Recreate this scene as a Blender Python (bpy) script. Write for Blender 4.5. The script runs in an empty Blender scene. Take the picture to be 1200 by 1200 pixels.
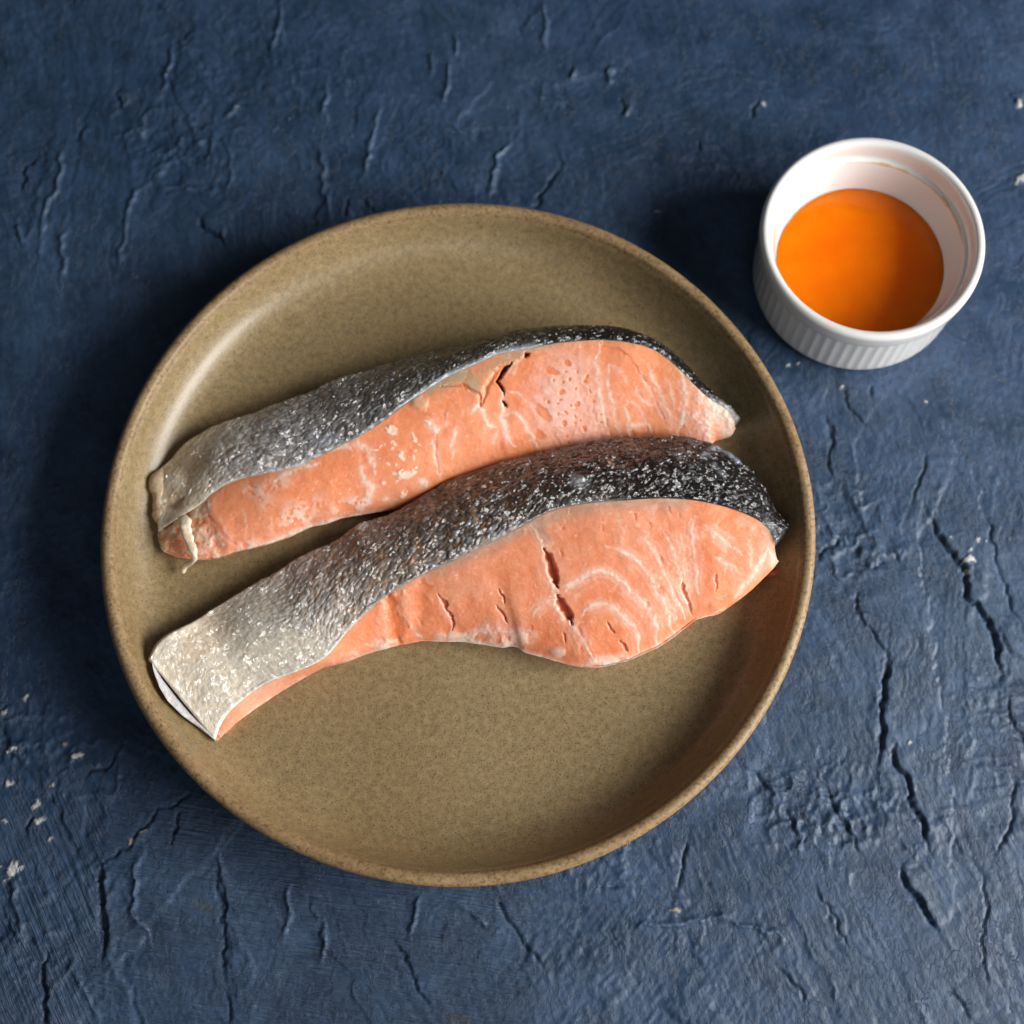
import bpy, math
import numpy as np
from mathutils import Matrix, Vector

S = bpy.context.scene
# ------------------------------------------------------------------ camera
TH = math.radians(17.09); FPX = 1820.0
CAM = np.array([0.0168, -0.1381, 0.4796])
FWD = np.array([0, math.sin(TH), -math.cos(TH)]); UPV = np.array([0, math.cos(TH), math.sin(TH)])
cam = bpy.data.cameras.new('camera'); camo = bpy.data.objects.new('camera', cam)
S.collection.objects.link(camo); S.camera = camo
camo.location = CAM; camo.rotation_euler = (TH, 0, 0)
cam.sensor_width = 36; cam.lens = FPX/1200*36; cam.clip_start = .01; cam.clip_end = 50
cam.dof.use_dof = True; cam.dof.focus_distance = .462; cam.dof.aperture_fstop = 8.0
S.render.resolution_x = 1024; S.render.resolution_y = 1024
# ------------------------------------------------------------------ light
W = bpy.data.worlds.new('World'); S.world = W; W.use_nodes = True
bg = W.node_tree.nodes['Background']; bg.inputs[0].default_value = (.86, .93, 1.0, 1); bg.inputs[1].default_value = .05
def area(name, az, el, dist, sx, sy, power, col, aim=(0, 0, 0)):
    L = bpy.data.lights.new(name, 'AREA'); L.shape = 'RECTANGLE'; L.size = sx; L.size_y = sy
    L.energy = power; L.color = col
    o = bpy.data.objects.new(name, L); S.collection.objects.link(o)
    a, e = math.radians(az), math.radians(el)
    d = Vector((math.cos(a)*math.cos(e), math.sin(a)*math.cos(e), math.sin(e)))
    o.location = Vector(aim)+d*dist; o.rotation_euler = d.to_track_quat('Z', 'Y').to_euler()
    return o
area('window_light', -13, 29, 1.10, .82, .50, 23.0, (1.0, .985, .96))
area('south_fill_light', -82, 38, 1.6, .9, .7, 2.6, (.93, .97, 1.0))  # broad soft fill added from the south, not a known window
vs = S.view_settings; vs.view_transform = 'Standard'; vs.look = 'None'; vs.exposure = 0; vs.gamma = 1
S.render.engine = 'CYCLES'

# ------------------------------------------------------------------ helpers
def proj(P):
    d = P-CAM; z = d@FWD; z = np.where(np.abs(z) < .05, .05, z)
    return 600+FPX*d[..., 0]/z, 600-FPX*(d@UPV)/z, z
def unproj(x, y, h):
    x = np.asarray(x, float); y = np.asarray(y, float)
    r = (x-600)[..., None]/FPX*np.array([1., 0, 0])+(600-y)[..., None]/FPX*UPV+FWD
    t = (np.asarray(h)-CAM[2])/r[..., 2]
    return CAM+r*t[..., None]
_rng = np.random.default_rng(5)
_T = _rng.random((16, 256, 256))
def vnoise(x, y, s=0):
    t = _T[s % 16]; xi = np.floor(x).astype(int); yi = np.floor(y).astype(int)
    fx = x-xi; fy = y-yi; fx = fx*fx*fx*(fx*(fx*6-15)+10); fy = fy*fy*fy*(fy*(fy*6-15)+10)
    a, b, c, d = t[xi & 255, yi & 255], t[(xi+1) & 255, yi & 255], t[xi & 255, (yi+1) & 255], t[(xi+1) & 255, (yi+1) & 255]
    return ((a*(1-fx)+b*fx)*(1-fy)+(c*(1-fx)+d*fx)*fy)*2-1
def fbm(x, y, s=0, o=4, g=.5):
    v = 0; a = 1; n = 0
    for k in range(o):
        v = v+a*vnoise(x*2**k+17.3*k, y*2**k+9.1*k, s+k); n += a; a *= g
    return v/n*1.6
def sm(a, b, x):
    t = np.clip((x-a)/(b-a), 0, 1); return t*t*(3-2*t)
def worley(x, y, seed=0, jit=.85):
    """F1, F2 and the id of the nearest jittered cell"""
    r = np.random.default_rng(seed); J = r.random((256, 256, 3))
    xi = np.floor(x).astype(int); yi = np.floor(y).astype(int)
    f1 = np.full(x.shape, 9.); f2 = f1.copy(); idr = np.zeros(x.shape); ox = np.zeros(x.shape); oy = np.zeros(x.shape)
    for i in (-1, 0, 1):
        for j in (-1, 0, 1):
            c = J[(xi+i) & 255, (yi+j) & 255]
            cx = xi+i+.5+(c[..., 0]-.5)*jit; cy = yi+j+.5+(c[..., 1]-.5)*jit
            d = np.hypot(x-cx, y-cy); m = d < f1
            f2 = np.where(m, f1, np.minimum(f2, d)); f1 = np.where(m, d, f1)
            idr = np.where(m, c[..., 2], idr); ox = np.where(m, x-cx, ox); oy = np.where(m, y-cy, oy)
    return f1, f2, idr, ox, oy
class Feat:
    """distances (in photograph pixels) from mesh points to traced lines"""
    def __init__(s, x, y): s.x = x.ravel(); s.y = y.ravel(); s.shape = x.shape
    def line(s, pts, reach):
        p = np.array(pts, float)
        m = np.where((s.x > p[:, 0].min()-reach) & (s.x < p[:, 0].max()+reach) & (s.y > p[:, 1].min()-reach) & (s.y < p[:, 1].max()+reach))[0]
        X = s.x[m]; Y = s.y[m]; best = np.full(len(m), 1e9); side = np.zeros(len(m)); par = np.zeros(len(m))
        L = np.r_[0, np.cumsum(np.hypot(*np.diff(p, axis=0).T))]; tot = max(L[-1], 1e-6)
        for k in range(len(p)-1):
            a, b = p[k], p[k+1]; ab = b-a; l2 = max(ab@ab, 1e-9)
            t = np.clip(((X-a[0])*ab[0]+(Y-a[1])*ab[1])/l2, 0, 1)
            dx = X-a[0]-t*ab[0]; dy = Y-a[1]-t*ab[1]; d = np.hypot(dx, dy); q = d < best
            best = np.where(q, d, best); side = np.where(q, ab[0]*dy-ab[1]*dx, side); par = np.where(q, (L[k]+t*(L[k+1]-L[k]))/tot, par)
        return m, best, np.sign(side), par
    def gauss(s, pts, w, taper=True):
        """soft line mask"""
        out = np.zeros(s.x.shape); m, d, sd, t = s.line(pts, w*4)
        ww = w*(np.clip(np.minimum(t, 1-t)*6, .35, 1) if taper else 1)
        out[m] = np.exp(-(d/ww)**2); return out.reshape(s.shape)
    def blob(s, cx, cy, rx, ry=None, ang=0, soft=.35):
        ry = ry or rx; c, sn = math.cos(math.radians(ang)), math.sin(math.radians(ang))
        dx = s.x-cx; dy = s.y-cy
        d = np.hypot((dx*c+dy*sn)/rx, (-dx*sn+dy*c)/ry)
        return (1-sm(1-soft, 1+soft, d)).reshape(s.shape)
def mixc(c, col, m): return c+(np.array(col)-c)*np.clip(m, 0, 1)[..., None]
def link(o, parent=None):
    S.collection.objects.link(o)
    if parent: o.parent = parent
    return o
def mesh_from(name, V, F, mat, parent=None, col=None, uv=None, smooth=True):
    me = bpy.data.meshes.new(name); V = np.asarray(V, np.float32).reshape(-1, 3); F = np.asarray(F, np.int32)
    k = F.shape[1]
    me.vertices.add(len(V)); me.vertices.foreach_set('co', V.ravel())
    me.loops.add(F.size); me.loops.foreach_set('vertex_index', F.ravel())
    me.polygons.add(len(F)); me.polygons.foreach_set('loop_start', np.arange(0, F.size, k, dtype=np.int32))
    if smooth: me.polygons.foreach_set('use_smooth', np.ones(len(F), bool))
    if col is not None:
        a = me.attributes.new('tint', 'FLOAT_COLOR', 'POINT'); c = np.ones((len(V), 4), np.float32); c[:, :col.shape[-1]] = col.reshape(len(V), -1)
        a.data.foreach_set('color', c.ravel())
    if uv is not None:
        a = me.attributes.new('flat', 'FLOAT_VECTOR', 'POINT'); c = np.zeros((len(V), 3), np.float32); c[:, :2] = uv.reshape(len(V), 2)
        a.data.foreach_set('vector', c.ravel())
    me.update(calc_edges=True); me.validate()
    me.materials.append(mat)
    return link(bpy.data.objects.new(name, me), parent)
def grid_faces(n, m, wrap_m=False, off=0):
    i = np.arange(n-1)[:, None]; j = np.arange(m if wrap_m else m-1)[None, :]
    j2 = (j+1) % m
    return (np.stack([i*m+j, i*m+j2, (i+1)*m+j2, (i+1)*m+j], -1).reshape(-1, 4)+off)
def gnormals(P):
    a = np.gradient(P, axis=0); b = np.gradient(P, axis=1); n = np.cross(a, b)
    return n/np.maximum(np.linalg.norm(n, axis=-1, keepdims=True), 1e-12)
def lathe(name, prof, seg, mat, parent=None, rmod=None, close=False):
    pr = np.array(prof, float); a = np.arange(seg)/seg*2*np.pi
    R = pr[:, 0][:, None]*np.ones(seg); Z = pr[:, 1][:, None]*np.ones(seg)
    if rmod is not None: R, Z = rmod(R, Z, a[None, :])
    P = np.stack([R*np.cos(a), R*np.sin(a), Z], -1)
    F = grid_faces(len(pr), seg, True)
    if close:
        n = len(pr); j = np.arange(seg); j2 = (j+1) % seg
        F = np.r_[F, np.stack([(n-1)*seg+j, (n-1)*seg+j2, j2, j], -1)]
    return mesh_from(name, P, F, mat, parent)
def spl(pts, n):
    """Catmull-Rom through profile points"""
    p = np.array(pts, float); q = np.r_[[2*p[0]-p[1]], p, [2*p[-1]-p[-2]]]; out = []
    for k in range(1, len(q)-2):
        for t in np.arange(n)/n:
            out.append(.5*(2*q[k]+(q[k+1]-q[k-1])*t+(2*q[k-1]-5*q[k]+4*q[k+1]-q[k+2])*t*t+(3*q[k]-q[k-1]-3*q[k+1]+q[k+2])*t**3))
    return np.array(out+[p[-1]])
def resample(pts, n, smooth=2.0):
    p = np.array(pts, float); L = np.r_[0, np.cumsum(np.hypot(*np.diff(p, axis=0).T))]; L /= L[-1]
    t = np.linspace(0, 1, n); o = np.stack([np.interp(t, L, p[:, 0]), np.interp(t, L, p[:, 1])], -1)
    k = int(n*.012*smooth)
    if k > 1:
        w = np.hanning(2*k+1); w /= w.sum(); e = np.r_[2*o[0]-o[k:0:-1], o, 2*o[-1]-o[-2:-k-2:-1]]
        o = np.stack([np.convolve(e[:, i], w, 'valid') for i in (0, 1)], -1)
    return o
def tag(o, label=None, cat=None, group=None, kind=None):
    for k, v in (('label', label), ('category', cat), ('group', group), ('kind', kind)):
        if v: o[k] = v
    return o
def empty(name, loc):
    e = bpy.data.objects.new(name, None); e.empty_display_size = .01; link(e); e.location = loc; return e
def reparent(o, e):
    o.parent = e; o.matrix_parent_inverse = Matrix.Translation(-Vector(e.location))

# ------------------------------------------------------------------ materials
class NT:
    def __init__(s, name):
        s.m = bpy.data.materials.new(name); s.m.use_nodes = True; s.t = s.m.node_tree; s.b = s.t.nodes['Principled BSDF']
    def n(s, typ, **kw):
        o = s.t.nodes.new(typ)
        for k, v in kw.items(): setattr(o, k, v)
        return o
    def l(s, a, b): s.t.links.new(a, b)
    def set(s, **kw):
        for k, v in kw.items(): s.b.inputs[k.replace('_', ' ')].default_value = v
    def noise(s, vec, scale, detail=3, rough=.5):
        o = s.n('ShaderNodeTexNoise'); o.inputs['Scale'].default_value = scale; o.inputs['Detail'].default_value = detail; o.inputs['Roughness'].default_value = rough
        if vec is not None: s.l(vec, o.inputs['Vector'])
        return o.outputs['Fac']
    def ramp(s, fac, stops):
        o = s.n('ShaderNodeValToRGB'); e = o.color_ramp.elements
        while len(e) < len(stops): e.new(.5)
        for k, (p, c) in enumerate(stops): e[k].position = p; e[k].color = (*c, 1) if len(c) == 3 else c
        s.l(fac, o.inputs[0]); return o.outputs[0]
    def mix(s, a, b, fac, mode='MIX'):
        o = s.n('ShaderNodeMix', data_type='RGBA', blend_type=mode)
        for sock, v in ((o.inputs[0], fac), (o.inputs[6], a), (o.inputs[7], b)):
            if isinstance(v, (int, float)): sock.default_value = v
            elif isinstance(v, tuple): sock.default_value = (*v, 1)
            else: s.l(v, sock)
        return o.outputs[2]
    def bump(s, h, dist, strength=1, nrm=None):
        o = s.n('ShaderNodeBump'); o.inputs['Distance'].default_value = dist; o.inputs['Strength'].default_value = strength
        s.l(h, o.inputs['Height'])
        if nrm is not None: s.l(nrm, o.inputs['Normal'])
        return o.outputs['Normal']
def g(v): return (v, v, v)

def mat_table():
    k = NT('navy_plaster'); tc = k.n('ShaderNodeTexCoord').outputs['Object']
    at = k.n('ShaderNodeAttribute', attribute_name='tint')
    n1 = k.noise(tc, 9, 4); n2 = k.noise(tc, 60, 4, .6); n3 = k.noise(tc, 420, 3, .6)
    c = k.ramp(n1, [(.28, (.017, .041, .088)), (.5, (.027, .056, .114)), (.72, (.037, .069, .127))])
    c = k.mix(c, k.ramp(n2, [(.3, g(.72)), (.7, g(1.3))]), 1, 'MULTIPLY')
    c = k.mix(c, k.ramp(n3, [(.3, g(.8)), (.75, g(1.2))]), 1, 'MULTIPLY')
    c = k.mix(c, at.outputs['Color'], at.outputs['Alpha'])
    c0 = c
    k.l(k.ramp(n2, [(.3, g(.30)), (.7, g(.48))]), k.b.inputs['Roughness'])
    k.set(Specular_IOR_Level=.5)
    b = k.bump(k.noise(tc, 700, 8, .74), .00045, .5)
    ms = k.n('ShaderNodeMapping'); ms.inputs['Rotation'].default_value = (0, 0, .25); ms.inputs['Scale'].default_value = (1.35, .8, 1); k.l(tc, ms.inputs['Vector'])
    for sc, th, wd, dist in ((75, .54, .012, .0005), (190, .57, .02, .00028), (420, .60, .04, .00012)):      # crisp chipped edges, in patches
        pm = k.ramp(k.noise(tc, 22+sc*.05, 3, .55), [(.42, g(.08)), (.6, g(1))])
        b = k.bump(k.mix(k.ramp(k.noise(ms.outputs[0], sc, 9, .66), [(th-wd, g(0)), (th+wd, g(1))]), pm, 1, 'MULTIPLY'), dist, .6, b)
    sp = k.n('ShaderNodeSeparateXYZ'); k.l(k.n('ShaderNodeAttribute', attribute_name='zone').outputs['Vector'], sp.inputs[0])
    scratch_fac = []
    for i, (ang, sx, sy, dist) in enumerate(((9, 60, 1150, .00055), (62, 70, 1100, .00050), (68, 160, 1000, .00005))):
        mp = k.n('ShaderNodeMapping'); mp.inputs['Rotation'].default_value = (0, 0, math.radians(ang)); k.l(tc, mp.inputs['Vector'])
        mp2 = k.n('ShaderNodeMapping'); mp2.inputs['Scale'].default_value = (sx, sy, 1); k.l(mp.outputs[0], mp2.inputs['Vector'])
        f = k.ramp(k.noise(mp2.outputs[0], 1, 4, .65), [(.42, g(0)), (.62, g(1))])
        ml = k.n('ShaderNodeMath', operation='MULTIPLY'); k.l(f, ml.inputs[0]); k.l(sp.outputs[i], ml.inputs[1])
        b = k.bump(ml.outputs[0], dist, .55, b); scratch_fac.append(ml.outputs[0])
    for q, a in zip(scratch_fac, (.55, .5, .22)):                               # paler blue along the scratches
        nz = k.ramp(k.noise(tc, 130, 3, .6), [(.45, g(0)), (.7, g(a))])
        c0 = k.mix(c0, (.075, .125, .20), k.mix(nz, q, 1, 'MULTIPLY'))
    k.l(c0, k.b.inputs['Base Color'])
    k.l(b, k.b.inputs['Normal']); return k.m
def mat_plate(rim=False):
    k = NT('stoneware_rim' if rim else 'stoneware_glaze'); tc = k.n('ShaderNodeTexCoord').outputs['Object']
    n1 = k.noise(tc, 14, 3); sp = k.noise(tc, 1150 if not rim else 900, 2, .55); sp2 = k.noise(tc, 480, 3, .6); n4 = k.noise(tc, 45, 3, .6)
    c = k.ramp(n1, [(.3, (.265, .185, .086)), (.7, (.315, .23, .118))])
    if rim: c = k.ramp(n4, [(.3, (.27, .17, .075)), (.7, (.35, .24, .12))])
    c = k.mix(c, k.ramp(sp2, [(.3, g(.78)), (.7, g(1.15))]), 1, 'MULTIPLY')
    for vs_, pick, rad in ((1150, .62, .30), (1900, .5, .38)):
        vo = k.n('ShaderNodeTexVoronoi'); vo.inputs['Scale'].default_value = vs_; k.l(tc, vo.inputs['Vector'])
        dot = k.ramp(vo.outputs['Distance'], [(rad*.55, g(1)), (rad*1.15, g(0))])
        sel = k.ramp(vo.outputs['Color'], [(pick-.05, g(0)), (pick+.1, g(.8))])
        c = k.mix(c, (.10, .065, .034) if not rim else (.20, .12, .05), k.mix(dot, sel, 1, 'MULTIPLY'))
    c = k.mix(c, (.085, .055, .03) if not rim else (.13, .07, .025), k.ramp(sp, [(.26, g(.5)), (.40, g(0))] if not rim else [(.30, g(.85)), (.50, g(0))]))
    k.l(c, k.b.inputs['Base Color'])
    k.l(k.ramp(sp2, [(.3, g(.34 if not rim else .45)), (.7, g(.46 if not rim else .62))]), k.b.inputs['Roughness'])
    k.set(Specular_IOR_Level=.5, Coat_Weight=.25 if not rim else .05, Coat_Roughness=.22)
    b = k.bump(sp2, .0002, .35); b = k.bump(sp, .00012, .35 if not rim else .6, b)
    k.l(b, k.b.inputs['Normal']); return k.m
def mat_porcelain():
    k = NT('white_porcelain'); k.set(Base_Color=(.76, .755, .735, 1), Roughness=.16, Specular_IOR_Level=.5, Coat_Weight=.3, Coat_Roughness=.05)
    return k.m
def mat_sauce():
    k = NT('orange_sauce'); tc = k.n('ShaderNodeTexCoord').outputs['Object']
    c = k.ramp(k.noise(tc, 90, 4, .6), [(.3, (.88, .14, .001)), (.7, (.92, .18, .0015))])
    k.l(c, k.b.inputs['Base Color'])
    k.set(Roughness=.12, Subsurface_Weight=1.0, Subsurface_Radius=(1.0, .22, .04), Subsurface_Scale=.021, Specular_IOR_Level=.4)
    k.b.subsurface_method = 'BURLEY'
    return k.m
def mat_flesh():
    k = NT('salmon_flesh'); at = k.n('ShaderNodeAttribute', attribute_name='tint').outputs['Color']
    tc = k.n('ShaderNodeTexCoord').outputs['Object']
    f = k.noise(tc, 1500, 3, .65); f2 = k.noise(tc, 350, 4, .6)
    c = k.mix(at, k.ramp(f, [(.25, (.95, .90, .88)), (.75, (1.03, 1.06, 1.07))]), 1, 'MULTIPLY')
    c = k.mix(c, k.ramp(f2, [(.3, (.96, .91, .88)), (.7, (1.03, 1.06, 1.08))]), 1, 'MULTIPLY')
    k.l(c, k.b.inputs['Base Color'])
    k.l(k.ramp(f2, [(.3, g(.25)), (.7, g(.48))]), k.b.inputs['Roughness'])
    k.set(Subsurface_Weight=.6, Subsurface_Radius=(1, .38, .22), Subsurface_Scale=.0028, Specular_IOR_Level=.35, Coat_Weight=.45, Coat_Roughness=.1)
    b = k.bump(f2, .0003, .22); b = k.bump(f, .00015, .2, b)
    cb = k.bump(k.noise(tc, 500, 4, .6), .0016, .6); cb = k.bump(f, .0005, .5, cb)
    vo = k.n('ShaderNodeTexVoronoi'); vo.inputs['Scale'].default_value = 1250; k.l(tc, vo.inputs['Vector'])
    sb = k.n('ShaderNodeVectorMath', operation='SUBTRACT'); k.l(vo.outputs['Color'], sb.inputs[0]); sb.inputs[1].default_value = (.35, .6, .5)
    ml = k.n('ShaderNodeVectorMath', operation='SCALE'); k.l(sb.outputs[0], ml.inputs[0]); ml.inputs['Scale'].default_value = .8
    ad = k.n('ShaderNodeVectorMath', operation='ADD'); k.l(cb, ad.inputs[0]); k.l(ml.outputs[0], ad.inputs[1])
    nm = k.n('ShaderNodeVectorMath', operation='NORMALIZE'); k.l(ad.outputs[0], nm.inputs[0]); k.l(nm.outputs[0], k.b.inputs['Coat Normal'])
    k.l(b, k.b.inputs['Normal']); return k.m
def mat_skin():
    k = NT('salmon_skin'); at = k.n('ShaderNodeAttribute', attribute_name='tint')
    uv = k.n('ShaderNodeAttribute', attribute_name='flat').outputs['Vector']
    f = k.noise(uv, 1900, 3, .7); f2 = k.noise(uv, 650, 4, .6)
    c = k.mix(at.outputs['Color'], k.ramp(f2, [(.3, g(.8)), (.7, g(1.2))]), 1, 'MULTIPLY')
    k.l(c, k.b.inputs['Base Color'])
    k.l(k.ramp(f2, [(.3, g(.28)), (.7, g(.38))]), k.b.inputs['Roughness'])
    k.l(at.outputs['Alpha'], k.b.inputs['Metallic'])
    k.set(Specular_IOR_Level=.25, Coat_Weight=1.0, Coat_Roughness=.09, Coat_IOR=1.56)
    b = k.bump(f2, .0005, .4); b = k.bump(f, .0001, .4, b)
    acc = k.bump(f2, .0006, .6)
    for sc, amp, bias in ((840, 1.15, (.29, .62, .5)), (1900, .5, (.5, .5, .5))):      # every scale is a little wet facet; coat normals leaned towards the window light to shape glints
        vo = k.n('ShaderNodeTexVoronoi'); vo.inputs['Scale'].default_value = sc; k.l(uv, vo.inputs['Vector'])
        sb = k.n('ShaderNodeVectorMath', operation='SUBTRACT'); k.l(vo.outputs['Color'], sb.inputs[0]); sb.inputs[1].default_value = bias
        ml = k.n('ShaderNodeVectorMath', operation='MULTIPLY'); k.l(sb.outputs[0], ml.inputs[0]); ml.inputs[1].default_value = (amp, amp, amp*.2)
        ad = k.n('ShaderNodeVectorMath', operation='ADD'); k.l(acc, ad.inputs[0]); k.l(ml.outputs[0], ad.inputs[1]); acc = ad.outputs[0]
    nm = k.n('ShaderNodeVectorMath', operation='NORMALIZE'); k.l(acc, nm.inputs[0]); k.l(nm.outputs[0], k.b.inputs['Coat Normal'])
    k.l(b, k.b.inputs['Normal']); return k.m
def mat_plain(name, col, rough=.35, sss=.3):
    k = NT(name); tc = k.n('ShaderNodeTexCoord').outputs['Object']
    f = k.noise(tc, 700, 3, .6)
    k.l(k.mix(col, k.ramp(f, [(.3, (.8, .72, .66)), (.7, (1.1, 1.1, 1.1))]), 1, 'MULTIPLY'), k.b.inputs['Base Color'])
    k.set(Roughness=rough, Subsurface_Weight=sss, Subsurface_Radius=(1, .6, .4), Subsurface_Scale=.0015, Coat_Weight=.2, Coat_Roughness=.15)
    k.l(k.bump(f, .0004, .6), k.b.inputs['Normal']); return k.m
M_TABLE, M_GLAZE, M_RIM, M_PORC = mat_table(), mat_plate(), mat_plate(True), mat_porcelain()
M_SAUCE, M_FLESH, M_SKIN = mat_sauce(), mat_flesh(), mat_skin()

# ------------------------------------------------------------------ the plaster table
def build_table():
    def axis(lo, hi, n, out, k):
        d = np.linspace(lo, hi, n); s = np.geomspace(1, 12, k); s = np.cumsum(s); s = s/s[-1]
        return np.r_[(lo-s*(lo+out))[::-1], d, hi+s*(out-hi)]
    X = axis(-.170, .205, 800, .62, 26); Y = axis(-.20, .225, 830, .62, 26)
    x, y = np.meshgrid(X, Y, indexing='ij'); P = np.stack([x, y, 0*x], -1)
    px, py, zc = proj(P)
    wx = px+4*fbm(px/14, py/14, 1, 3); wy = py+4*fbm(px/14, py/14, 5, 3)
    F = Feat(wx, wy)
    h = .0005*fbm(x*14, y*14, 0, 3)+.00022*fbm(x*55, y*55, 3, 4)
    # overlapping trowel passes: long flat blade strokes, each with streaks and a burr along its edges
    rg = np.random.default_rng(21); hs = h.ravel(); xr, yr = x.ravel(), y.ravel()
    wa = .0022*fbm(x*120, y*120, 4, 4).ravel(); wb = .0016*fbm(x*150, y*150, 11, 4).ravel()
    for k in range(130):
        cx, cy = rg.uniform(-.2, .24), rg.uniform(-.23, .26); L = rg.uniform(.022, .07); w = rg.uniform(.006, .022)
        an = math.radians(90+rg.normal(14, 40)); c_, s_ = math.cos(an), math.sin(an)
        m = np.where((np.abs(xr-cx) < L+w) & (np.abs(yr-cy) < L+w))[0]
        dx, dy = xr[m]-cx+wa[m], yr[m]-cy+wb[m]; p = dx*c_+dy*s_; q = -dx*s_+dy*c_
        inn = (1-sm(.82, 1.0, np.abs(p)/L))*(1-sm(.88, 1.0, np.abs(q)/w))
        lvl = rg.normal(.0002, .00022)+rg.normal(0, .012)*q+rg.normal(0, .004)*p+.00010*vnoise(q*900+k, p*25, k)+.00008*vnoise(q*2100, p*40+k, k+1)
        hs[m] = hs[m]*(1-.85*inn)+(lvl)*.85*inn
        e_ = np.exp(-((np.abs(q)/w-.95)/.05)**2)*(1-sm(.75, 1, np.abs(p)/L))*np.clip(.3+vnoise(p*150, q*0+k, k+2), 0, 1)*(np.sign(q) == (1 if k % 2 else -1))
        hs[m] += .00035*e_
    h = hs.reshape(x.shape)
    # rough clusters
    rough = sm(.25, .7, fbm(x*17, y*17, 9, 2))*.4
    for (cx, cy, rx, ry, an, v) in ((205, 165, 85, 38, 20, 1), (225, 210, 60, 18, 5, 1), (985, 625, 70, 60, 0, .9), (965, 945, 95, 55, 10, 1.1), (25, 860, 60, 40, -5, 1.1),
                                    (90, 905, 90, 45, 0, .8), (640, 120, 60, 26, -25, .5), (560, 165, 60, 30, 0, .5), (1070, 970, 40, 50, 0, .7), (720, 1020, 60, 30, 0, .7), (250, 130, 60, 50, 0, .5)):
        rough = np.maximum(rough, v*F.blob(cx, cy, rx, ry, an, .6))
    rid = 1-np.abs(fbm(x*130, y*130, 4, 4)); h = h+.0008*rough*(rid**4-.35+.35*fbm(x*260, y*260, 12, 3))
    # brush and trowel scratches
    def scratch(ang, fx, fy, seed):
        c, s = math.cos(ang), math.sin(ang); a = x*c+y*s; b = -x*s+y*c
        return fbm(a*fx, b*fy, seed, 3, .6)
    low = sm(880, 1010, py)*(1-sm(560, 680, px)); left = 1-sm(95, 140, px+20*fbm(y*30, x*30, 2, 2))
    h = h+.00021*low*(1-left)*np.abs(scratch(math.radians(-11), 18, 520, 6))*1.6
    h = h+.00020*low*left*np.abs(scratch(math.radians(-62), 22, 480, 8))*1.6
    rgt = sm(640, 760, px)*sm(420, 520, py)
    h = h+.00008*rgt*scratch(math.radians(-68), 45, 380, 10)
    h = h+.00012*(1-low)*(1-rgt)*scratch(math.radians(-80), 40, 240, 12)
    lr = sm(430, 620, px)*sm(1030, 1090, py)*(1-sm(860, 960, px))
    h = h+.00022*lr*np.abs(scratch(math.radians(50), 160, 420, 3))
    h = h+.00006*fbm(x*620, y*620, 2, 3)
    # traced cracks: a groove with the plaster on the light's side standing proud
    def crack(pts, dep=.5, w=2.1, st=.42, reach=26):
        m, d, sd, t = F.line(pts, reach*3)
        if not len(m): return
        tp = np.clip(np.minimum(t, 1-t)*7, .25, 1); dd = d*sd
        dy = np.sign(np.array(pts[-1], float)-np.array(pts[0], float))[1]
        east = -dd*(dy if dy != 0 else 1)
        step = st*.001*tp*np.where(east > 0, np.exp(-east/reach), 0)*sm(0, 1.5, east)
        hf[m] += step-dep*.001*tp*np.exp(-(d/w)**2)
    def ridge(pts, am=.6, w=2.6, st=.3, reach=18):
        m, d, sd, t = F.line(pts, reach*3)
        if not len(m): return
        tp = np.clip(np.minimum(t, 1-t)*6, .3, 1)
        dy = np.sign(np.array(pts[-1], float)-np.array(pts[0], float))[1]
        west = d*sd*(dy if dy != 0 else 1)
        hf[m] += .001*tp*(am*np.exp(-(d/w)**2)+st*np.where(west > 0, np.exp(-west/reach), np.exp(-(d/w)**2)))
    hf = h.ravel().copy()
    strong = dict(dep=1.4, w=2.7, st=.9, reach=40)
    for pts in ([(1088, 598), (1100, 625), (1118, 645), (1130, 662), (1133, 690), (1146, 710), (1162, 735), (1170, 760), (1171, 794)],
                [(1057, 1015), (1063, 1035), (1072, 1052), (1086, 1075), (1101, 1093)], [(1045, 872), (1058, 908), (1070, 940), (1090, 992)],
                [(1042, 770), (1036, 820), (1032, 892)], [(120, 1013), (119, 1060), (121, 1118)], [(52, 1122), (51, 1160), (52, 1205)], [(230, 257), (238, 266), (248, 272), (262, 281)]):
        crack(pts, **strong)
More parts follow.
